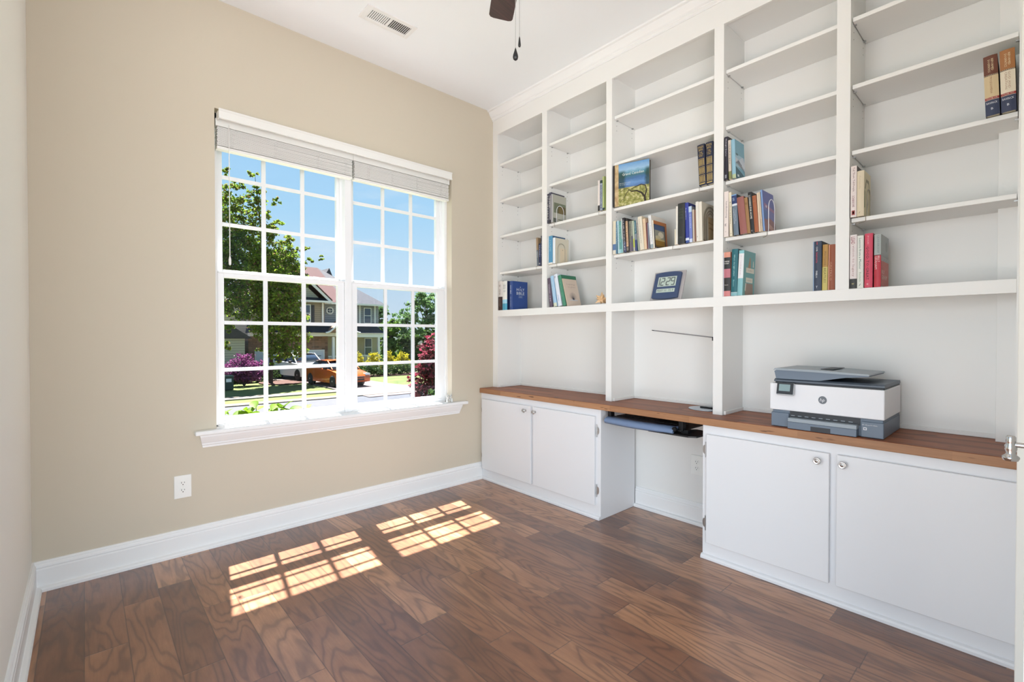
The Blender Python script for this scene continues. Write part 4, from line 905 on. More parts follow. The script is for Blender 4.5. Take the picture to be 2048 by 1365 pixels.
bookend(-.6855, 2.0105, 'pale wire arch bookend in front of the grey photo cover', .125, .080, .225, 1)
bookend(-1.0900, 2.0105, 'wire bookend left of the thin white book with black foot', .11, .06, .22, -1)
bookend(-1.7930, 2.0105, 'wire bookend under the pair of navy gold volumes', .05, .04, .22, -1)
bookend(-1.6310, 1.706, 'wire bookend left of the low cream pamphlet', .06, .04, .22, -1)
bookend(-2.1520, 1.706, 'white wire arch bookend over the blue picture cover', .165, .082, .220, 1)
bookend(-2.5600, 1.706, 'dark wire arch bookend beside the beige book with the vine drawing', .125, .060, .215, 1)
bookend(-2.5050, 1.706, 'thin dark bookend edge between the fourth divider and the pinkish book', .20, .05, .20, -1) if False else None
# flat ribbed metal bookend behind the third divider
r = thing('bookend', 'broad ribbed metal arch bookend over the cream softcover by the third divider', 'bookend', (.235, -1.8245, 1.7065), group='arched wire bookends')
m_ = MB()
for rad, w_ in ((.078, .010), (.058, .007), (.044, .005)):
    P_ = [(-rad, .001)] + [(rad*math.cos(PI-PI*i/20), .115+rad*1.12*math.sin(PI-PI*i/20)) for i in range(21)] + [(rad, .001)]
    Q_ = [(-rad+w_, .001)] + [((rad-w_)*math.cos(PI-PI*i/20), .115+(rad*1.12-w_)*math.sin(PI-PI*i/20)) for i in range(21)] + [(rad-w_, .001)]
    n = len(P_)
    vs = [(x, 0, z) for x, z in P_]+[(x, 0, z) for x, z in Q_]+[(x, .0014, z) for x, z in P_]+[(x, .0014, z) for x, z in Q_]
    fs = []
    for i in range(n-1): fs += [(i, n+i, n+i+1, i+1), (2*n+i, 2*n+i+1, 3*n+i+1, 3*n+i), (i, i+1, 2*n+i+1, 2*n+i), (n+i, 3*n+i, 3*n+i+1, n+i+1)]
    m_.add(vs, fs)
m_.box(-.078, .078, 0, .0014, .0005, .006)
m_.build('metal_arch', mat('taupe_metal', (150, 140, 122), .4, .4), r)

# ------------------------------------------------------------------ desk clock
M_CLK = mat('clock_blue_bezel', (58, 76, 110), .35)
M_LCD = mat('lcd_pane', (186, 200, 190), .25); M_SEG = mat('lcd_segment', (58, 66, 72), .5); M_SILV = mat('silver_plastic', (188, 182, 182), .35, .3)
ck = thing('desk_clock', 'digital desk clock with dark blue bezel leaning back on the fixed shelf', 'clock', (.205, -1.552, ZM+.0075))
ck.rotation_euler = Euler((0, R(20), 0), 'XYZ')
# local: y across (left is +y), z up the face, x into the shelf
def arc_panel(m, x0, x1, w, z0, z1, bow, mi=0):
    n = 16; pts = []
    for i in range(n+1):
        t = -1+2*i/n; pts.append((w/2*t, z1+bow*(1-t*t)))
    for i in range(n+1):
        t = 1-2*i/n; pts.append((w/2*t, z0-bow*(1-t*t)))
    m.prism(pts, x0, x1, 'x', mi)
MB().box(.006, .018, -.106, .104, .000, .194).build('back_plate', M_SILV, ck, bevel=.004)
m_ = MB(); arc_panel(m_, -.008, .007, .172, .012, .176, .008); m_.build('bezel', M_CLK, ck, bevel=.003)
sc = MB().box(-.0090, -.0078, -.062, .060, .086, .150).build('time_display', M_LCD, ck)
seg = MB()
def digit(ch, yc, zc, w_, h_, t_):
    S7 = {'1': 'bc', '2': 'abged', '9': 'abcdfg'}[ch]; e = .0004
    def bar(y0, y1, z0, z1): seg.box(-.0094, -.0090, y0, y1, z0, z1)
    for s_ in S7:
        if s_ == 'a': bar(yc-w_/2+t_, yc+w_/2-t_, zc+h_/2-t_, zc+h_/2)
        if s_ == 'g': bar(yc-w_/2+t_, yc+w_/2-t_, zc-t_/2, zc+t_/2)
        if s_ == 'd': bar(yc-w_/2+t_, yc+w_/2-t_, zc-h_/2, zc-h_/2+t_)
        if s_ == 'b': bar(yc-w_/2, yc-w_/2+t_, zc+e, zc+h_/2-e)
        if s_ == 'c': bar(yc-w_/2, yc-w_/2+t_, zc-h_/2+e, zc-e)
        if s_ == 'f': bar(yc+w_/2-t_, yc+w_/2, zc+e, zc+h_/2-e)
        if s_ == 'e': bar(yc+w_/2-t_, yc+w_/2, zc-h_/2+e, zc-e)
digit('1', .052, .118, .012, .052, .005); digit('2', .027, .118, .026, .052, .005); digit('2', -.009, .118, .026, .052, .005); digit('9', -.040, .118, .026, .052, .005)
seg.box(-.0094, -.0090, .008, .011, .126, .130); seg.box(-.0094, -.0090, .008, .011, .106, .110)
seg.build('digits', M_SEG, sc)
dd = MB().box(-.0090, -.0078, -.062, .060, .046, .070).build('date_display', M_LCD, ck)
tb = MB(); put_text(tb, 'MAY 11  72 F', (-.0093, 0, .058), (0, -1, 0), (0, 0, 1), .108, .014); tb.build('date_digits', M_SEG, dd)
MB().prism([(.018, .12), (.018, .145), (.072, .0205), (.064, .0175)], -.025, .025, 'y').build('stand', M_SILV, ck)

# ------------------------------------------------------------------ small wooden star ornament
M_PALE = noise_material('pale_basswood', (214, 170, 124), (238, 206, 164), 30, .6, .1, .001, None, (1, 1, 6))
so = thing('wooden_star', 'small pale wooden star puzzle at the right end of the second bay above the worktop', 'ornament', (.205, -1.085, ZM+.036))
for i, d_ in enumerate([(1, 0, .1), (-1, .1, .1), (0, 1, .15), (0, -1, .1), (.15, .1, 1.15), (.7, .7, -.62), (-.75, .68, -.55), (-.7, -.72, -.6), (.68, -.7, -.62), (-.6, .5, .55), (-.6, -.55, .5), (.6, .1, .7)]):
    v_ = Vector(d_).normalized(); q = v_.to_track_quat('Z', 'Y').to_matrix().to_4x4() @ Matrix.Rotation(R(37*i), 4, 'Z')
    s_ = .013; L_ = .050 if i != 4 else .056
    if d_[2] < -.3: L_ = .052
    MB().add([(s_, 0, 0), (0, s_, 0), (-s_, 0, 0), (0, -s_, 0), (s_*1.05, 0, L_*.45), (0, s_*1.05, L_*.45), (-s_*1.05, 0, L_*.45), (0, -s_*1.05, L_*.45), (0, 0, L_)],
             [(3, 2, 1, 0), (0, 1, 5, 4), (1, 2, 6, 5), (2, 3, 7, 6), (3, 0, 4, 7), (4, 5, 8), (5, 6, 8), (6, 7, 8), (7, 4, 8)], 0, q).build('star_point', M_PALE, so)

# ------------------------------------------------------------------ all-in-one printer
M_PW = mat('printer_white', (232, 232, 235), .4); M_PG = mat('printer_slate', (104, 118, 134), .45); M_PL = mat('printer_light_grey', (150, 160, 168), .4); M_PD = mat('printer_dark', (44, 48, 54), .5)
pr = thing('printer', 'white and slate grey all-in-one printer on the worktop', 'printer', (.030, -2.4352, ZC))
def bp(m, x0, x1, y0, y1, z0, z1, mi=0): m.box(x0-.030, x1-.030, y0+2.4352, y1+2.4352, z0-ZC, z1-ZC, mi); return m
bp(MB(), .030, .372, -2.655, -2.2155, .8245, .950).build('body', M_PW, pr, bevel=.004, seg=3)
bs = MB(); bp(bs, .040, .372, -2.650, -2.225, .7465, .8245); bp(bs, .030, .372, -2.653, -2.575, .7465, .812); bp(bs, .030, .372, -2.298, -2.222, .7465, .812)
bs.build('base', M_PG, pr, bevel=.003)
ft = MB()
bp(ft, .038, .045, -2.572, -2.300, .792, .8243); ft.build('output_slot', M_PD, pr)
rb_ = MB()
for i in range(9): bp(rb_, .0372, .0382, -2.545+i*.028, -2.530+i*.028, .798, .8005)
for i in range(9):
    MBr = MB(); bp(MBr, .0368, .0379, -2.545+i*.028, -2.530+i*.028, .8020, .8045); MBr.build('slot_rib', M_PL, pr)
ty = MB(); bp(ty, .001, .300, -2.566, -2.302, .7468, .778); bp(ty, .003, .300, -2.566, -2.302, .778, .7955, 1)
ty = ty.build('paper_tray', [M_PG, M_PL], pr, bevel=.002)
bp(MB(), .0002, .0012, -2.472, -2.396, .7485, .768).build('tray_handle', M_PD, ty)
# scanner bed, document feeder with its input tray
sb = MB(); bp(sb, .040, .371, -2.652, -2.236, .950, .958); sb.build('scanner_bed', M_PD, pr, bevel=.002)
sl_ = MB()
P_ = [(.036, .958), (.036, .966), (.050, .972), (.360, .972), (.369, .966), (.369, .958)]
sl_.prism([(x-.030, z-ZC) for x, z in P_], -2.654+2.4352, -2.232+2.4352, 'y'); sl_.build('scanner_lid', mat('printer_lid_slate', (88, 98, 110), .45), pr, bevel=.0015)
ad = MB()
# feeder housing tapering upward to the right (towards -y)
yl = lambda y: y+2.4352
pts = [(yl(-2.240), .972-ZC), (yl(-2.232), 1.008-ZC), (yl(-2.250), 1.0175-ZC), (yl(-2.545), 1.006-ZC), (yl(-2.600), 1.005-ZC), (yl(-2.600), 1.000-ZC), (yl(-2.520), .993-ZC), (yl(-2.420), .972-ZC)]
ad.prism(pts, .038-.030, .330-.030, 'x'); ad.build('document_feeder', M_PG, pr, bevel=.003)
at = MB(); pts = [(yl(-2.228), 1.0130-ZC), (yl(-2.236), 1.0215-ZC), (yl(-2.40), 1.0200-ZC), (yl(-2.600), 1.0115-ZC), (yl(-2.604), 1.0050-ZC), (yl(-2.52), 1.0062-ZC), (yl(-2.40), 1.010-ZC)]
at.prism(pts, .034-.030, .336-.030, 'x'); at.build('feeder_cover', M_PL, pr, bevel=.003)
bp(MB(), .11, .30, -2.455, -2.405, 1.0205, 1.0222).build('feeder_slot', M_PD, pr)
# tilting control panel
cp = empty('control_panel', (-.0035, yl(-2.2860), .935-ZC)); cp.parent = pr; cp.rotation_euler = Euler((0, R(14), 0))
MB().box(-.014, .0, -.0385, .0350, -.041, .019).build('panel_housing', mat('printer_panel_rim', (190, 194, 198), .35), cp, bevel=.006, seg=3)
MB().box(-.0155, -.0135, -.0365, .0330, -.036, .0175).build('panel_face', M_PD, cp, bevel=.0008)
MB().box(-.0162, -.0153, -.0235, .0235, -.022, .010).build('touch_screen', mat('grey_green_screen', (140, 162, 164), .2), cp)
lg = MB(); lx = -.0008
lg.add([(lx, yl(-2.4345)-.0165*math.cos(2*PI*i/28), .888-ZC+.0175*math.sin(2*PI*i/28)) for i in range(28)], [tuple(range(28))])
lg = lg.build('logo_disc', mat('logo_grey', (96, 104, 112), .4), pr)
tb = MB(); put_text(tb, 'hp', (-.0016, yl(-2.4345), .8865-ZC), (0, -1, -.0), (0, -.22, .975), .0190, .0200); tb.build('logo_letters', M_PW, lg)
tb = MB(); put_text(tb, 'HP OfficeJet Pro 8025e', (-.0012, yl(-2.606), .7985-ZC), (0, -1, 0), (0, 0, 1), .052, .0055)
tb.build('model_lettering', M_PW, pr)
tb = MB(); tb.box(-.0012, -.0004, yl(-2.596), yl(-2.584), .777-ZC, .788-ZC); o_ = tb.build('ink_badge', M_PW, pr)
MB().box(-.0016, -.0012, yl(-2.594), yl(-2.586), .780-ZC, .785-ZC).build('badge_mark', M_PG, o_)

# ------------------------------------------------------------------ slim desk lamp
lmp = thing('desk_lamp', 'slim steel desk lamp with round base and long thin horizontal arm', 'lamp', (.2925, -1.779, ZC))
MB().lathe([(.098, .0), (.100, .0015), (.100, .004), (.098, .0055), (.0005, .006)], 48).build('lamp_base', mat('satin_steel_disc', (178, 186, 196), .3, .85), lmp)
m_ = MB(); m_.box(-.012, .012, -.045, .035, .006, .014); m_.lathe([(.009, .006), (.009, .05), (.005, .054)], 14, 0, L2((0, -.045, 0))); m_.build('swivel_joint', M_BLACKM, lmp, bevel=.001)
MB().tube([(0, -.045, .04), (0, -.045, .415)], .0028, 8).build('pole', M_LAMPG, lmp)
MB().box(-.005, .005, -.052, -.032, .402, .424).build('elbow', M_BLACKM, lmp, bevel=.001)
ha = MB().tube([(0, -.045, .420), (-.0, .345, .464)], .0036, 8).build('lamp_arm', M_LAMPG, lmp)
MB().tube([(0, .346, .4642), (0, .362, .466)], .0026, 8).build('arm_tip', M_BLACK, ha)

# ------------------------------------------------------------------ pull-out keyboard tray
M_KB = mat('slate_blue_vinyl', (112, 132, 164), .33); M_KBD = mat('deep_blue_vinyl', (50, 66, 100), .45)
kt = thing('keyboard_tray', 'slate blue and black pull-out keyboard tray under the middle of the worktop', 'keyboard tray', (.0, -1.52, .686))
def kloc(x, y, z): return (x, y+1.52, z-.70)
rows = []
for i in range(25):
    t = i/24; y = -1.268 - .462*t
    end = min(1, t/.03, (1-t)/.05); end = max(end, .15)**.5
    drop = .004*math.sin(PI*t)
    fz = .0 if t > .03 else 0
    x0 = -.008 - .020*math.sin(PI*min(1, t*1.1))*1.0
    rows.append([kloc(x0+.030, y, .672-.010), kloc(x0+.004, y, .644+.002*(1-end)), kloc(x0-.004, y, .657-.003+.006*(1-t)), kloc(x0+.004, y, .668+.006*(1-t)+.004*math.sin(PI*t)), kloc(x0+.030, y, .682-.002*t), kloc(x0+.085, y, .684), kloc(x0+.085, y, .668)])
pm = MB().grid(rows, 0, None, True, closed=True)
pm.add(rows[0], [tuple(range(7))]); pm.add(rows[-1], [tuple(range(6, -1, -1))])
pm = pm.build('palm_rest', M_KB, kt)
MB().box(.03, .29, -.240, .255, -.043, -.0335).build('tray_board', M_BLACK, kt, bevel=.003)
MB().box(.06, .38, -.06, .06, -.056, -.0435).box(.30, .38, -.06, .06, -.0435, .0195).build('slide_arm', M_BLACKM, kt)
for y_ in (.246, -.234):
    m_ = MB(); m_.box(.035, .075, y_-.012, y_+.012, -.040, .0195); m_.build('side_bracket', M_BLACKM, kt, bevel=.002)
m_ = MB(); m_.lathe([(.012, 0), (.014, .004), (.014, .018), (.010, .022)], 16, 0, L2((.020, -.213, -.030), (0, -PI/2, 0))); m_.build('tilt_knob', M_BLACKM, kt)
m_ = MB(); m_.prism([(-.005, -.300), (.02, -.336), (.20, -.345), (.21, -.24), (.02, -.05), (-.012, -.06)], -.060, -.052, 'z'); m_.build('mouse_platform', M_BLACK, kt, bevel=.002)
MB().box(.05, .09, -.27, -.23, -.052, -.033).build('platform_pivot', M_BLACKM, kt)
kb = thing('keyboard', 'black keyboard lying on the tray, its rear row just under the worktop edge', 'keyboard', (.14, -1.500, .654))
MB().box(-.055, .075, -.212, .212, 0, .012).build('keyboard_case', M_BLACK, kb, bevel=.003)
rw = [15, 14, 13, 12, 8, 15]
for r_i in range(6):
    n = rw[r_i]; w_ = .418/n
    m_ = MB()
    for i in range(n): m_.box(.066-r_i*.0205-.0175, .066-r_i*.0205, -.209+i*w_+.0012, -.209+(i+1)*w_-.0012, .012, .0165)
    m_.build('key_row', M_BLACK, kb)
MB().box(-.0555, -.0548, -.16, .16, .009, .0105).build('key_glint_strip', M_PL, kb)  # pale strip put in for the reflections on the keys

# ================================================================== the street outside
GZ = -1.70
rnd = random.Random(11); nrs = np.random.RandomState(5)
M_LAWN = noise_material('lawn_grass', (52, 66, 26), (80, 92, 38), 1.3, .95, .6, .05, (104, 106, 56))
M_CONC = noise_material('pale_concrete', (96, 88, 80), (112, 104, 94), 2.5, .9, .2, .01)
M_DRIVE = noise_material('driveway_concrete', (94, 82, 80), (110, 96, 92), 1.6, .9, .2, .01)
M_ROAD = noise_material('worn_asphalt', (66, 68, 74), (80, 80, 86), 3, .9, .2, .01)
M_MULCH = noise_material('red_brown_mulch', (50, 28, 22), (84, 52, 40), 9, .95, .8, .03)
M_BARK = noise_material('dark_bark', (34, 28, 24), (62, 52, 44), 12, .9, .6, .02, None, (1, 1, .3))
def slab(name, poly, z, m, kind='structure', th=.06):
    o = MB().prism(poly, z-th, z, 'z').build(name, m); o['kind'] = kind; return o
# ground drops from the near garden to the street
gr = MB()
ys = [.2, 2.2, 4.0, 7.0, 10.5, 13.0, 16.2]; zs = [-.35, -.38, -.55, -.95, -1.35, -1.6, GZ-.02]
gr.grid([[(-18, y, z), (-6, y, z), (6, y, z), (34, y, z)] for y, z in zip(ys, zs)], 0, None, True)
gr.add([(-18, 16.2, GZ-.02), (34, 16.2, GZ-.02), (60, 75, GZ-.02), (-30, 75, GZ-.02)], [(0, 1, 2, 3)])
o = gr.build('lawn', M_LAWN); o['kind'] = 'structure'
slab('street', [(-14, 13.9), (34, 12.6), (34, 17.2), (-14, 19.2)], GZ+.012, M_ROAD)
slab('curb', [(-14, 19.25), (34, 17.25), (34, 17.95), (-14, 19.95)], GZ+.05, M_CONC)
slab('sidewalk', [(-14, 21.7), (30, 19.7), (30, 20.7), (-14, 22.7)], GZ+.03, M_CONC)
slab('driveway', [(7.35, 17.6), (13.2, 17.5), (11.30, 21.2), (11.05, 23.4), (11.05, 33.3), (5.4, 33.3), (6.4, 29.2), (7.55, 27.0)], GZ+.04, M_DRIVE)

def leaves(centers, size, var=.4, elong=1.6, m=0, mb=None, flat=0.0):
    """small two-triangle leaves, one at each centre"""
    n = len(centers); c = np.asarray(centers)
    a = nrs.randn(n, 3); a[:, 2] *= (1-flat); a /= np.linalg.norm(a, axis=1)[:, None]
    b = nrs.randn(n, 3); b -= (b*a).sum(1)[:, None]*a; b /= np.linalg.norm(b, axis=1)[:, None]
    s_ = size*(1+var*(nrs.rand(n)*2-1))[:, None]
    p0 = c-a*s_*elong*.5; p1 = c+b*s_*.5; p2 = c+a*s_*elong*.5; p3 = c-b*s_*.5
    return np.stack([p0, p1, p2, p3], 1).reshape(-1, 3)
def leaf_object(name, verts, m, parent):
    n = len(verts)//4
    me = bpy.data.meshes.new(name); me.vertices.add(len(verts)); me.vertices.foreach_set('co', np.asarray(verts, dtype=np.float32).ravel())
    me.loops.add(n*4); me.loops.foreach_set('vertex_index', np.arange(n*4, dtype=np.int32))
    me.polygons.add(n); me.polygons.foreach_set('loop_start', np.arange(0, n*4, 4, dtype=np.int32))
    me.update(calc_edges=True); me.materials.append(m)
    o = bpy.data.objects.new(name, me); COL.objects.link(o)
    if parent is not None: o.parent = parent
    return o
def blob_points(blobs, n, shell=.2):
    """blobs: (x, y, z, rx, ry, rz). leaves gathered in many small sprays scattered through each blob"""
    w = np.array([b[3]*b[4]*b[5] for b in blobs])**.75; w /= w.sum(); out = []
    for b, k in zip(blobs, (w*n).astype(int)+1):
        ns = max(6, k//26)
        d = nrs.randn(ns, 3); d /= np.linalg.norm(d, axis=1)[:, None]
        c = d*(shell+(1.12-shell)*nrs.rand(ns)**.55)[:, None]*np.array(b[3:6])
        i = nrs.randint(0, ns, k)
        out.append(np.array(b[:3])+c[i]+nrs.randn(k, 3)*np.array(b[3:6])*np.array([.15, .15, .10]))
    return np.concatenate(out)
def tree(name, label, cat, loc, blobs, n, leaf, m, trunk=None, group=None, branches=6, parts=('foliage', 'trunk')):
    r = thing(name, label, cat, loc, 0, group)
    P_ = blob_points(blobs, n); leaf_object(parts[0], leaves(P_, leaf), m, r)
    t = MB()
    if trunk:
        r0, h = trunk
        t.tube([(0, 0, 0), (.04*h*.1, 0, h*.3), (-.02*h, .02*h, h*.65), (0, 0, h)], [r0, r0*.8, r0*.6, r0*.25], 10)
        for i in range(branches):
            b = blobs[(i*5+1) % len(blobs)]; z0 = h*(.35+.5*rnd.random())
            t.tube([(0, 0, z0), (b[0]*.5, b[1]*.5, (z0+b[2])*.5+.1), (b[0]*.9, b[1]*.9, b[2])], [r0*.45, r0*.28, r0*.08], 6)
    else:
        for i in range(branches):
            b = blobs[i % len(blobs)]
            t.tube([(0, 0, 0), (b[0]*.5+.03*i, b[1]*.5, b[2]*.45), (b[0], b[1], b[2])], [.03, .022, .008], 6)
    t.build(parts[1], M_BARK, r)
    return r
LM_TREE = leaf_material('street_tree_leaves', [(72, 98, 30), (112, 142, 42), (150, 176, 60), (92, 120, 48), (128, 98, 72), (104, 136, 44)], .6)
LM_GREEN = leaf_material('bright_green_leaves', [(58, 92, 34), (96, 130, 50), (130, 152, 62)], .45)
LM_DARK = leaf_material('dark_green_leaves', [(36, 56, 26), (60, 84, 40), (80, 102, 50)], .35)
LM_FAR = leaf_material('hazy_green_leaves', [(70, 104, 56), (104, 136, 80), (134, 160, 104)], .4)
LM_PURP = leaf_material('purple_leaves', [(96, 40, 88), (146, 76, 128), (66, 30, 70)], .35)
LM_YEL = leaf_material('golden_leaves', [(176, 164, 30), (206, 190, 48), (142, 142, 34)], .4)
LM_RED = leaf_material('crimson_leaves', [(176, 62, 88), (128, 44, 60), (206, 104, 124), (84, 36, 42), (50, 46, 38), (44, 50, 36)], .45)
LM_LIME = leaf_material('lime_leaves', [(84, 116, 20), (112, 140, 36), (62, 92, 18)], .5)
# street tree in front of the left pane; its crown fills the left of the window
TX, TY = 5.83, 27.6
bl = []
def B3(x, z, y, r, rz=None): bl.append((x-TX, y-TY, z-GZ, r, r*.9, rz or r*.85))
for x, z, y, r in ((3.4, 10.1, 26.6, .28), (4.75, 10.3, 26.8, .30), (5.1, 9.6, 26.8, .35), (3.9, 9.5, 26.7, .45), (3.1, 8.9, 26.6, .5), (4.7, 8.9, 26.8, .55), (3.9, 8.3, 26.8, .75), (5.2, 8.2, 26.9, .55), (6.0, 9.0, 26.9, .3), (6.1, 8.0, 27.0, .35),
    (3.2, 7.2, 26.6, .85), (4.6, 7.0, 26.9, .9), (5.7, 7.2, 27.1, .55), (6.6, 6.8, 27.3, .5), (7.3, 6.3, 27.3, .3), (7.9, 6.6, 27.4, .22),
    (3.0, 6.0, 26.6, 1.0), (4.2, 6.0, 26.6, 1.0), (5.5, 5.9, 26.9, .95), (6.6, 5.8, 27.2, .75), (7.5, 5.4, 27.3, .45), (8.1, 5.9, 27.4, .28), (8.7, 6.1, 27.4, .22), (2.9, 4.8, 26.7, 1.0), (4.1, 4.8, 26.4, 1.05), (5.4, 4.7, 26.6, 1.05), (6.6, 4.6, 27.0, .95), (7.4, 4.4, 27.1, .5),
    (3.2, 3.7, 26.7, .95), (4.5, 3.6, 26.4, 1.05), (5.8, 3.5, 26.5, 1.05), (6.9, 3.5, 26.9, .7), (2.9, 2.8, 26.9, .65), (4.0, 2.6, 26.6, .75), (5.5, 2.5, 26.5, .95), (6.9, 2.4, 26.9, .85),
    (4.9, 1.6, 26.5, .6), (5.8, 1.5, 26.4, .9), (7.0, 1.2, 26.8, .75), (5.6, .5, 26.5, .6), (6.5, .3, 26.7, .7), (3.5, 1.75, 26.8, .4), (3.3, .7, 26.8, .35), (5.9, -.15, 26.8, .4), (7.3, .3, 26.9, .4)):
    B3(x, z, y, r)
tree('street_tree', 'large leafy green street tree filling the left window panes', 'tree', (TX, TY, GZ), bl, 46000, .09, LM_TREE, (.12, 7.2), None, 16)
slab('mulch_ring', [(TX+.7+1.25*math.cos(2*PI*i/20), TY+.3+1.5*math.sin(2*PI*i/20)) for i in range(20)], GZ+.05, M_MULCH, 'structure', .04)
# trees behind the houses
for (x, y, rr, zt, lb, mm) in ((10.0, 46, 1.9, 8.6, 'green tree rising behind the gable, left of the mullion', LM_GREEN), (13.9, 46, .9, 6.9, 'small tree top showing above the roof just right of the mullion', LM_GREEN),
    (17.2, 50, 1.1, 6.6, 'thin tree top above the right end of the roof', LM_GREEN)):
    bb = [(nrs.uniform(-rr, rr)*.8, nrs.uniform(-1, 1), zt-GZ-rr*.2-nrs.rand()*rr*1.5, rr*.5, rr*.5, rr*.4) for _ in range(9)] + [(0, 0, zt-GZ-rr*.35, rr*.45, rr*.45, rr*.4)]
    tree('background_tree', lb, 'tree', (x, y, GZ), bb, 3500, .2, mm, (.15, zt-GZ-.8), 'trees beyond the houses')
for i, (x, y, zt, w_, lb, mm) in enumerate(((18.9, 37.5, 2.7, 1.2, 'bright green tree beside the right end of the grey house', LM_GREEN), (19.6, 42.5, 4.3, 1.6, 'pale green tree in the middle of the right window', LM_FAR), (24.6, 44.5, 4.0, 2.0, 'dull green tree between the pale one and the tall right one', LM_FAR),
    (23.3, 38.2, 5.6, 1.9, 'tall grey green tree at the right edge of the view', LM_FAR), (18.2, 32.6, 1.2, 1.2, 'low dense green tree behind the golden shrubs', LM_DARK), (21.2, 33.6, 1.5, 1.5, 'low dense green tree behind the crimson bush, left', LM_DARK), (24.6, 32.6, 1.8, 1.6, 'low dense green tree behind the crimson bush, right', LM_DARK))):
    bb = []
    for k_ in range(13):
        a_ = nrs.rand()*2*PI; q = nrs.rand()**.5*w_*.75; bb.append((q*math.cos(a_), q*math.sin(a_)*.6, nrs.uniform(.25, .92)*(zt-GZ), w_*.5, w_*.4, w_*.42))
    bb.append((0, 0, zt-GZ-w_*.3, w_*.45, w_*.4, w_*.4)); bb.append((0, 0, .6, w_*.8, w_*.6, .7))
    tree('garden_tree', lb, 'tree', (x, y, GZ), bb, 5200, .17, mm, (.14, (zt-GZ)*.8), 'trees in the right of the view')
# shrubs
def shrub(name, label, loc, blobs, n, leaf, m, group=None): return tree(name, label, 'shrub', loc, blobs, n, leaf, m, None, group, 5, ('foliage', 'stems'))
shrub('purple_shrub', 'rounded purple leaved shrub above the dark hedge at the left', (4.35, 27.4, GZ), [(0, 0, 1.05, .75, .6, .75), (-.5, 0, .8, .5, .5, .6), (.55, 0, .85, .55, .5, .55)], 4500, .075, LM_PURP)
hb = [(x_, 0, .42, .5, .45, .55) for x_ in np.arange(-1.9, 2.0, .45)]
shrub('dark_hedge', 'low dark hedge below the purple shrub', (4.6, 29.3, GZ), hb, 6500, .07, LM_DARK)
for x, y, r_, lb in ((12.35, 30.3, .46, 'golden shrub nearest the mullion in the right window'), (13.65, 30.2, .46, 'second golden shrub along the porch'), (14.85, 30.1, .42, 'golden shrub right of the middle bar'), (15.95, 30.0, .40, 'greenish golden shrub, farthest right of the row')):
    shrub('golden_shrub', lb, (x, y, GZ), [(0, 0, 1.0, r_, r_*.8, .58), (.15, -.1, .75, r_*.9, r_*.8, .5)], 2600, .06, LM_YEL, 'golden shrubs in front of the porch')
hb = [(x_, 0, .42, .42, .4, .50) for x_ in np.arange(-2.3, 2.4, .42)]
shrub('green_hedge', 'long dark green hedge in front of the golden shrubs', (14.0, 28.55, GZ), hb, 9000, .055, LM_DARK)
slab('mulch_bed', [(11.6, 28.1), (16.6, 27.6), (17, 29.2), (11.8, 29.8)], GZ+.03, M_MULCH, 'structure', .04)
# crimson loropetalum close to the house, right
bb = []
for z_, x_, w_ in ((1.05, 4.70, .30), (.85, 4.55, .34), (.60, 4.68, .42), (.35, 4.45, .34), (.30, 4.80, .45), (.05, 4.55, .42), (-.05, 4.85, .42), (-.3, 4.45, .40), (-.35, 4.8, .45), (-.62, 4.5, .40), (-.7, 4.9, .42), (.55, 4.30, .16), (-.02, 4.12, .12)):
    bb.append((x_-4.7, nrs.uniform(-.2, .2), z_+1.0, w_, w_, w_*.55))
shrub('crimson_shrub', 'tall crimson leaved bush close to the house at the right edge of the window', (4.70, 8.0, -1.0), bb, 8000, .055, LM_RED)
lw = [(x_, nrs.uniform(-.15, .15), z_, .38, .35, .3) for x_, z_ in ((-.2, .55), (.2, .5), (-.1, .25), (.25, .2), (.0, .72), (.35, .75))]
shrub('dark_shrub', 'dark leafy lower bush growing in front of the crimson one', (4.20, 6.55, -.95), lw, 3600, .06, LM_DARK)
# broad lime leaves just outside the glass, bottom left
pl = thing('garden_plant', 'lime green broad leaved plant just outside the lower left panes', 'plant', (-1.40, .95, -.36))
lv_, st_ = MB(), MB()
spots = [(-1.66, .93, .605, 40), (-1.63, .90, .62, 150), (-1.60, .96, .60, -20), (-1.55, .92, .64, 60), (-1.53, .88, .615, 130), (-1.50, .97, .60, 10), (-1.445, .92, .655, 100), (-1.43, .95, .63, 30), (-1.415, .9, .61, 170), (-1.40, .93, .60, -60), (-1.475, .95, .60, 220),
         (-1.33, .93, .62, 45), (-1.30, .9, .60, 120), (-1.27, .95, .61, 0), (-1.245, .92, .650, 95), (-1.24, .95, .625, 20), (-1.22, .9, .605, 160), (-1.20, .96, .60, -30), (-1.14, .93, .60, 60), (-1.11, .9, .585, 130), (-1.09, .95, .58, 10), (-1.36, .9, .58, 80), (-1.57, .9, .58, 200), (-1.18, .92, .57, 250), (-1.04, .93, .56, 40), (-1.25, .9, .57, 300), (-1.45, .9, .57, 270)]
for i, (x, y, z, az) in enumerate(spots):
    L_ = .095+.025*((i*7) % 5)/5; w_ = L_*.32
    M = L2((x+1.40, y-.95, z-.03+.36), (0, 0, R(az))) @ Matrix.Rotation(R(-50+12*(i % 5)), 4, 'Y') @ Matrix.Rotation(R(25*((i % 3)-1)), 4, 'X')
    rows = []
    for k_ in range(7):
        t = k_/6; ww = w_*math.sin(PI*(t**.8)*.97+.03); zz = -.35*L_*t*t
        rows.append([(L_*t, -ww, zz+.3*ww), (L_*t, 0, zz), (L_*t, ww, zz+.3*ww)])
    lv_.grid(rows, 0, M, True)
    if i % 2 == 0: st_.tube([(x+1.40, y-.95, z-.03+.36), ((x+1.40)*.6, (y-.95)*.5, .5), (0, 0, 0)], [.0025, .003, .006], 5)
lv_.build('foliage', LM_LIME, pl); st_.build('stems', LM_GREEN, pl)

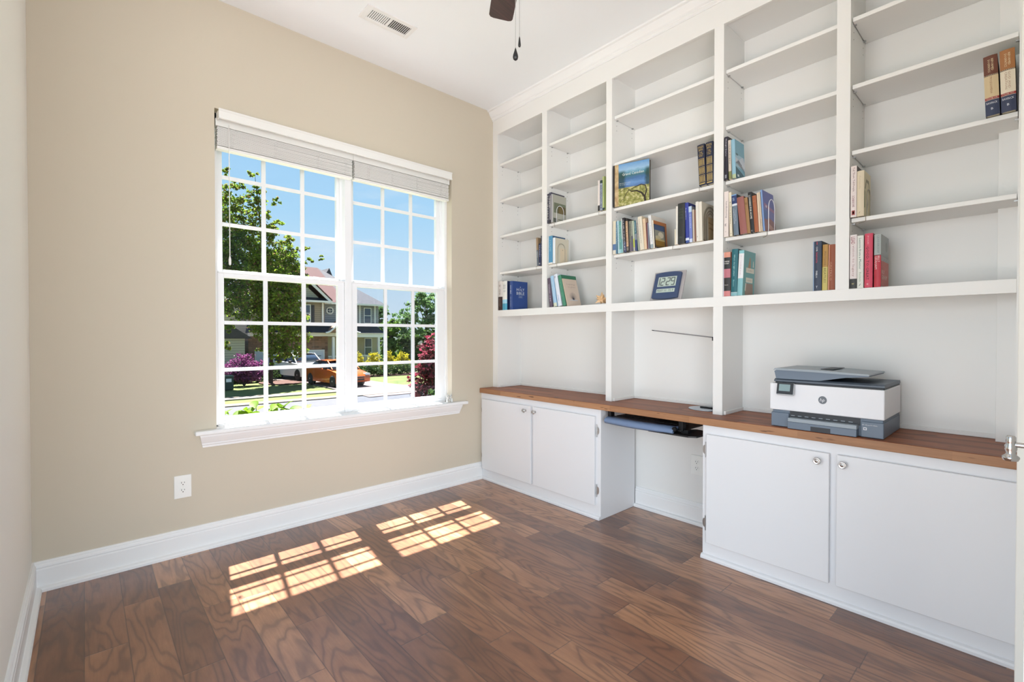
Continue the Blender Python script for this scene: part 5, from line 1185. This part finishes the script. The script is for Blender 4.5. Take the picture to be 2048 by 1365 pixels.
# ------------------------------------------------------------------ the house across the street
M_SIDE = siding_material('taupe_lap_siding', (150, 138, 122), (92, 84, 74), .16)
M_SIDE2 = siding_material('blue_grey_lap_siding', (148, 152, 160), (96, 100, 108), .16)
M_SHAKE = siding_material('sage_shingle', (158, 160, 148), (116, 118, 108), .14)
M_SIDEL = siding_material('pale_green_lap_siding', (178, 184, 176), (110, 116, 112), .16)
M_HTRIM = mat('house_white_trim', (226, 226, 224), .6)
M_BEAM = mat('cream_beam', (214, 206, 188), .6)
M_ROOFR = noise_material('reflection_red_shingles', (58, 32, 33), (84, 50, 50), 9, .9, .3, .02)  # red of a reflection put into the shingle colour
M_ROOFG = noise_material('grey_roof_shingles', (56, 57, 64), (76, 76, 82), 9, .9, .3, .02)
M_ROOFD = noise_material('dark_roof_shingles', (26, 28, 34), (40, 43, 50), 9, .9, .3, .02)
M_STONE = stone_material()
M_WIN = mat('dark_window_glass', (58, 74, 92), .1, 0, .8)
M_SHUT = mat('dark_shutter', (46, 44, 52), .6)
hs = thing('neighbour_house', 'two storey taupe and grey house with white trim and stone garage across the street', 'house', (11.0, 33.5, GZ))  # facade coordinates below were scaled about the camera to sit at this depth
def hb_(m, x0, x1, y0, y1, z0, z1, mi=0): m.box(x0-11.0, x1-11.0, y0-33.5, y1-33.5, z0-GZ, z1-GZ, mi); return m
def hp(m, pts, y0, y1, mi=0): m.prism([(x-11.0, z-GZ) for x, z in pts], y0-33.5, y1-33.5, 'y', mi); return m
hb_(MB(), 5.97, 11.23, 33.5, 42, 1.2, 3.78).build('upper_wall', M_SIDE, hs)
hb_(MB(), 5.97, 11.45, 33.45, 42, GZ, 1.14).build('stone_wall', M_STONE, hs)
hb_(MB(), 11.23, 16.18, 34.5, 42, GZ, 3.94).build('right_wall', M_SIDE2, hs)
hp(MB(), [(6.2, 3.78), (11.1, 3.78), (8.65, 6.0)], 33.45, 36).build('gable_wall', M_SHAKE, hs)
# rake boards and front gable roof
for sgn in (1, -1):
    cx_ = 8.65; e = 2.98*sgn
    m_ = MB(); hp(m_, [(cx_, 6.34), (cx_+e, 3.60), (cx_+e, 3.84), (cx_, 6.62)] if sgn > 0 else [(cx_, 6.62), (cx_+e, 3.84), (cx_+e, 3.60), (cx_, 6.34)], 33.05, 33.15); m_.build('rake_board', M_HTRIM, hs)
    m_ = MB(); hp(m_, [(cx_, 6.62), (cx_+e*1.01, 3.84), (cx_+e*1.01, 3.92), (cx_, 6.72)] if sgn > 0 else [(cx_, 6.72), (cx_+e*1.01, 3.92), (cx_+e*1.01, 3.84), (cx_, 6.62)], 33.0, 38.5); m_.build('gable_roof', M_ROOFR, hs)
m_ = MB(); m_.add([(6.0-11, 32.9-33.5, 3.80-GZ), (11.35-11, 32.9-33.5, 3.80-GZ), (11.2-11, -.02, 4.08-GZ), (6.2-11, -.02, 4.08-GZ), (6.0-11, 0, 3.78-GZ), (11.35-11, 0, 3.78-GZ)], [(0, 1, 2, 3), (0, 4, 5, 1), (1, 5, 2), (0, 3, 4)]); m_.build('pent_roof', M_ROOFD, hs)
hb_(MB(), 5.7, 11.62, 32.86, 32.98, 3.68, 3.82).build('fascia', M_HTRIM, hs)
# main roof behind: ridge with a hipped right end
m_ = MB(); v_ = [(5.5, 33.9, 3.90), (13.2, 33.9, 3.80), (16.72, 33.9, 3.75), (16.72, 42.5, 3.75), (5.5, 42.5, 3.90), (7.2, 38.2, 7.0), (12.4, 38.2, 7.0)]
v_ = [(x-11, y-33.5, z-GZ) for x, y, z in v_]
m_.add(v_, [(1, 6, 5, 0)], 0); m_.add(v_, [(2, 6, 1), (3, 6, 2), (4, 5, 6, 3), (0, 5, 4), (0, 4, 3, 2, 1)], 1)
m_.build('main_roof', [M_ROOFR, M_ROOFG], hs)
hb_(MB(), 11.3, 16.75, 33.86, 33.94, 3.66, 3.80).build('gutter', M_HTRIM, hs)
for x in (11.08, 14.48, 15.82): hb_(MB(), x-.06, x+.06, 33.42 if x < 12 else 34.42, 33.5 if x < 12 else 34.5, 2.1 if x < 12 else 1.2, 3.7).build('corner_board', M_HTRIM, hs)
def house_window(x0, x1, z0, z1, y, shutter=True, mull=True):
    f = hb_(MB(), x0, x1, y-.08, y, z0, z1).build('window', M_HTRIM, hs)
    hb_(MB(), x0+.07, x1-.07, y-.10, y-.079, z0+.07, (z0+z1)/2-.03).build('pane', M_WIN, f)
    hb_(MB(), x0+.07, x1-.07, y-.10, y-.079, (z0+z1)/2+.03, z1-.08).build('pane', M_WIN, f)
    if shutter:
        for a, b in ((x0-.27, x0-.02), (x1+.02, x1+.27)): hb_(MB(), a, b, y-.06, y, z0, z1-.05).build('shutter', M_SHUT, hs)
house_window(9.43, 10.19, 2.18, 3.54, 33.5); house_window(7.22, 7.98, 2.18, 3.54, 33.5); house_window(14.83, 15.49, 2.19, 3.53, 34.5, False)
rw_ = MB().lathe([(.31, 0), (.31, .06), (.20, .08), (.19, .05), (.0005, .05)], 28, 0, L2((12.01-11, 34.5-33.5, 3.18-GZ), (PI/2, 0, 0))); f = rw_.build('round_window', M_HTRIM, hs)
MB().lathe([(.19, 0), (.19, .012), (.0005, .012)], 24, 0, L2((12.01-11, 34.445-33.5, 3.18-GZ), (PI/2, 0, 0))).build('pane', M_WIN, f)
m_ = MB(); hb_(m_, 11.82, 12.20, 34.42, 34.432, 3.165, 3.195); hb_(m_, 11.995, 12.025, 34.42, 34.432, 2.99, 3.37); m_.build('muntin', M_HTRIM, f)
# pent and porch roofs, beam, posts, rail
m_ = MB(); m_.add([(x-11, y-33.5, z-GZ) for x, y, z in [(5.8, 32.6, 1.41), (12.3, 32.6, 1.41), (12.1, 33.5, 1.92), (5.9, 33.5, 1.92), (5.8, 33.5, 1.38), (12.3, 33.5, 1.38)]], [(0, 1, 2, 3), (0, 4, 5, 1), (1, 5, 2), (0, 3, 4)]); m_.build('garage_roof', M_ROOFD, hs)
m_ = MB(); m_.add([(x-11, y-33.5, z-GZ) for x, y, z in [(12.2, 32.8, 1.38), (15.95, 32.8, 1.38), (15.8, 34.5, 2.12), (12.2, 34.5, 2.12), (12.2, 34.5, 1.38), (15.95, 34.5, 1.38)]], [(0, 1, 2, 3), (0, 4, 5, 1), (1, 5, 2), (0, 3, 4)]); m_.build('porch_roof', M_ROOFD, hs)
hb_(MB(), 5.9, 12.2, 32.7, 33.3, 1.14, 1.41).build('garage_beam', M_BEAM, hs); hb_(MB(), 12.2, 15.9, 32.9, 33.2, 1.06, 1.38).build('porch_beam', M_HTRIM, hs)
hp(MB(), [(11.1, 1.42), (13.5, 1.42), (12.3, 2.5)], 32.55, 33.6).build('porch_gable', M_STONE, hs)
for sgn in (1, -1):
    cx_ = 12.3; m_ = MB(); pts = []
    for i in range(9):
        t = i/8; pts.append((cx_+sgn*(.2+1.15*t), 2.35-.95*math.sin(t*PI/2)**1.1))
    m_.tube([(x-11, 32.5-33.5, z-GZ) for x, z in pts], .07, 6); m_.build('arched_rake', M_HTRIM, hs)
for x, y in ((11.66, 32.9), (13.2, 32.95), (15.42, 33.0)): hb_(MB(), x-.09, x+.09, y-.09, y+.09, GZ+.2, 1.10).build('porch_post', M_HTRIM, hs)
hb_(MB(), 11.3, 15.9, 32.9, 34.5, GZ, GZ+.25).build('porch_floor', M_CONC, hs)
for x0, x1 in ((11.3, 12.0), (13.2, 15.4)):
    m_ = MB(); hb_(m_, x0, x1, 32.92, 32.98, -.42, -.36); hb_(m_, x0, x1, 32.92, 32.98, -1.15, -1.10)
    for x in np.arange(x0+.05, x1, .14): hb_(m_, x, x+.035, 32.93, 32.97, -1.12, -.38)
    m_.build('porch_rail', M_HTRIM, hs)
hb_(MB(), 11.6, 16.1, 34.40, 34.5, GZ+.25, 1.3).build('porch_wall', mat('beige_porch_wall', (186, 176, 146), .7), hs)
house_window(14.83, 15.49, -.55, 1.0, 34.40, False); hb_(MB(), 13.3, 13.5, 34.36, 34.4, -1.4, 1.1).build('door_trim', M_HTRIM, hs)
gd = hb_(MB(), 6.35, 11.18, 33.36, 33.44, GZ, .12).build('garage_door', M_HTRIM, hs)
hb_(MB(), 6.45, 11.08, 33.34, 33.37, GZ, .02).build('door_panel', mat('garage_door_white', (206, 212, 220), .5), gd)
m_ = MB(); hb_(m_, 10.35, 10.9, 33.32, 33.345, -.36, -.32); m_.build('strap_hinge', M_SHUT, gd)
ln = MB(); hb_(ln, 8.55, 8.62, 32.6, 32.7, .3, .95); hb_(ln, 8.85, 8.92, 32.6, 32.7, .3, .95); hb_(ln, 8.5, 8.97, 32.58, 32.72, .9, .98); ln.build('lantern_bracket', M_SHUT, hs)
# neighbouring house on the left
lh = thing('left_house', 'pale green sided house behind the street tree at the left', 'house', (2.5, 30.5, GZ))
MB().box(-5, 2.6, 0, 7, 0, 2.75).build('wall', M_SIDEL, lh)
MB().prism([(-5.4, 2.7), (3.0, 2.7), (-1.2, 5.6)], -.2, 7.4, 'y').build('roof', M_ROOFG, lh)
f = MB().box(.6, 1.2, -.06, 0, .9, 2.2).build('window', M_HTRIM, lh); MB().box(.68, 1.12, -.08, -.059, .98, 2.1).build('pane', M_WIN, f)
MB().box(-4.6, -.8, -.03, 0, 0, 2.2).build('garage_door', M_HTRIM, lh)
# roof peak far behind
fh = thing('distant_roof', 'small grey roof peak showing above the trees left of the mullion', 'house', (14.2, 40.5, GZ))
MB().prism([(-.55, 8.0), (.55, 8.0), (.1, 9.1)], 0, 2.5, 'y').build('roof', M_ROOFG, fh); MB().box(-.45, .45, .1, 2.4, 0, 8.05).build('wall', M_SIDE2, fh)
# utility box
ub = thing('utility_box', 'green metal utility box with a pale label at the left edge of the lawn', 'utility box', (3.15, 25.8, GZ))
MB().box(-.45, .30, -.25, .3, 0, .70).build('cabinet', mat('utility_green', (36, 56, 48), .6), ub, bevel=.02)
MB().box(-.47, .32, -.27, .32, .70, .76).build('lid', mat('utility_green_lid', (70, 92, 80), .6), ub, bevel=.01)
MB().box(-.05, .2, -.262, -.251, .42, .60).build('label_plate', M_HTRIM, ub)

# ------------------------------------------------------------------ cars
M_TYRE = mat('tyre_rubber', (24, 24, 26), .8); M_RIM = mat('alloy_rim', (170, 172, 176), .3, .8); M_CARG = mat('car_glass', (48, 60, 78), .08, 0, .8)
M_LAMP = mat('car_lamp', (210, 214, 220), .15); M_TAIL = mat('tail_lamp', (150, 20, 24), .3)
def car(name, label, loc, rz, paint, L_, W_, prof, glass, wb, r_, group=None):
    """prof: body side outline (x, z) clockwise from the rear foot, glass: greenhouse outline. x runs rear to front."""
    c = thing(name, label, 'car', loc, rz, group)
    hw = W_/2
    def loft(m, pts, widths, mi=0):
        n = len(pts); rows = []
        for s_ in (-1, -.96, -.80, 0, .80, .96, 1):
            row = []
            for (x, z), w_ in zip(pts, widths):
                k_ = abs(s_); y = s_*w_
                inset = 0 if k_ < .9 else (.025 if k_ < .99 else .07)
                cx_, cz_ = (0, .55)
                row.append((x*(1-inset*.35), y if k_ < .99 else s_*w_*.985, z-(z-cz_)*inset*.6))
            rows.append(row)
        m.grid(rows, mi, None, True, closed=True)
        m.add(rows[0], [tuple(range(n))], mi); m.add(rows[-1], [tuple(range(n-1, -1, -1))], mi)
    m_ = MB(); loft(m_, prof, [hw]*len(prof)); m_.build('body', paint, c)
    zb = min(z for x, z in glass); zt = max(z for x, z in glass)
    m_ = MB(); loft(m_, glass, [hw*(.93-.16*(z-zb)/(zt-zb)) for x, z in glass]); m_.build('cabin_glass', M_CARG, c)
    roof = [(x, z) for x, z in glass if z > zb+.62*(zt-zb)]; rx0, rx1 = min(x for x, z in roof), max(x for x, z in roof)
    rw2 = hw*.78
    m_ = MB(); m_.grid([[(rx0+(rx1-rx0)*i/6, rw2*s_, zt+.012-.02*abs(i/3-1)**2-.03*s_*s_) for i in range(7)] for s_ in (-1, -.5, 0, .5, 1)])
    m_.grid([[(rx0+(rx1-rx0)*i/6, rw2*s_*1.01, zt-.018-.02*abs(i/3-1)**2-.03*s_*s_) for i in range(7)] for s_ in (1, .5, 0, -.5, -1)]); m_.build('roof', paint, c)
    gx = sorted(x for x, z in glass)
    for s_ in (-1, 1):
        for f_ in (.5,):
            xm = gx[0]+(gx[-1]-gx[0])*f_
            MB().box(xm-.04, xm+.04, s_*hw*.80-.012, s_*hw*.94+.012, zb, zt-.02).build('door_pillar', M_SHUT, c)
        MB().tube([(gx[-1]-.05, s_*hw*.90, zb+.02), (gx[-1]-.80, s_*hw*.79, zt-.03)], .035, 6).build('windscreen_pillar', paint, c)
        MB().box(gx[-1]-.78, gx[-1]-.60, s_*(hw+.02)-.09, s_*(hw+.02)+.09, zb+.02, zb+.16).build('wing_mirror', M_BLACK, c, bevel=.03)
        MB().box(L_/2-.42, L_/2-.06, s_*(hw-.16)-.15, s_*(hw-.16)+.15, .62, .74).build('headlamp', M_LAMP, c, bevel=.03)
        MB().box(-L_/2+.03, -L_/2+.26, s_*(hw-.14)-.16, s_*(hw-.14)+.15, .78, .92).build('tail_lamp', M_TAIL, c, bevel=.03)
        for xw in (-wb/2, wb/2):
            M = L2((xw, s_*(hw-.10), r_), (PI/2*(-s_), 0, 0))
            MB().lathe([(r_+.05, -.11), (r_+.05, .055), (.001, .056)], 28, 0, M).build('wheel_arch', M_BLACK, c)
            w_ = MB().lathe([(r_*.62, -.10), (r_*.92, -.10), (r_, -.07), (r_, .09), (r_*.93, .118), (r_*.66, .12)], 28, 0, M).build('wheel', M_TYRE, c)
            rm = MB(); rm.lathe([(r_*.66, .085), (r_*.66, .115), (r_*.60, .118), (r_*.60, .09)], 28, 0, M); rm.lathe([(.05, .09), (.05, .122), (.001, .124)], 14, 0, M)
            for k_ in range(5):
                a_ = 2*PI*k_/5; M5 = M @ Matrix.Rotation(a_, 4, 'Z'); rm.box(.03, r_*.62, -.03, .03, .095, .118, 0, M5)
            rm.build('rim', M_RIM, w_)
    MB().box(L_/2-.10, L_/2+.005, -hw*.55, hw*.55, .36, .58).build('grille', M_BLACK, c, bevel=.02)
    return c
PT_OR = mat('orange_car_paint', (196, 92, 24), .25, .3, .5, .6); PT_WH = mat('white_car_paint', (226, 228, 230), .25, 0, .5, .5)
sed = [(-2.28, .30), (-2.34, .55), (-2.30, .92), (-2.10, 1.02), (-1.5, 1.04), (0, .98), (1.0, .94), (1.75, .82), (2.22, .66), (2.33, .50), (2.30, .28), (1.8, .20), (-1.8, .20)]
sedg = [(-1.85, .98), (-1.05, 1.36), (-.45, 1.44), (.15, 1.42), (.55, 1.30), (1.25, .93)]
car('sedan', 'orange sedan on the driveway facing the street, behind the mullion', (8.42, 24.25, GZ+.045), math.atan2(-2.73, .26), PT_OR, 4.64, 1.80, sed, sedg, 2.74, .325)
suv = [(-2.22, .36), (-2.30, .65), (-2.28, 1.08), (-2.0, 1.16), (0, 1.14), (1.0, 1.10), (1.75, 1.02), (2.15, .86), (2.27, .62), (2.24, .34), (1.8, .26), (-1.8, .26)]
suvg = [(-2.10, 1.12), (-1.85, 1.62), (-1.2, 1.70), (0, 1.70), (.45, 1.60), (1.15, 1.08)]
car('suv', 'white SUV parked by the garage behind the orange car', (8.20, 29.55, GZ+.045), math.atan2(-2.73, .42), PT_WH, 4.5, 1.86, suv, suvg, 2.68, .36)
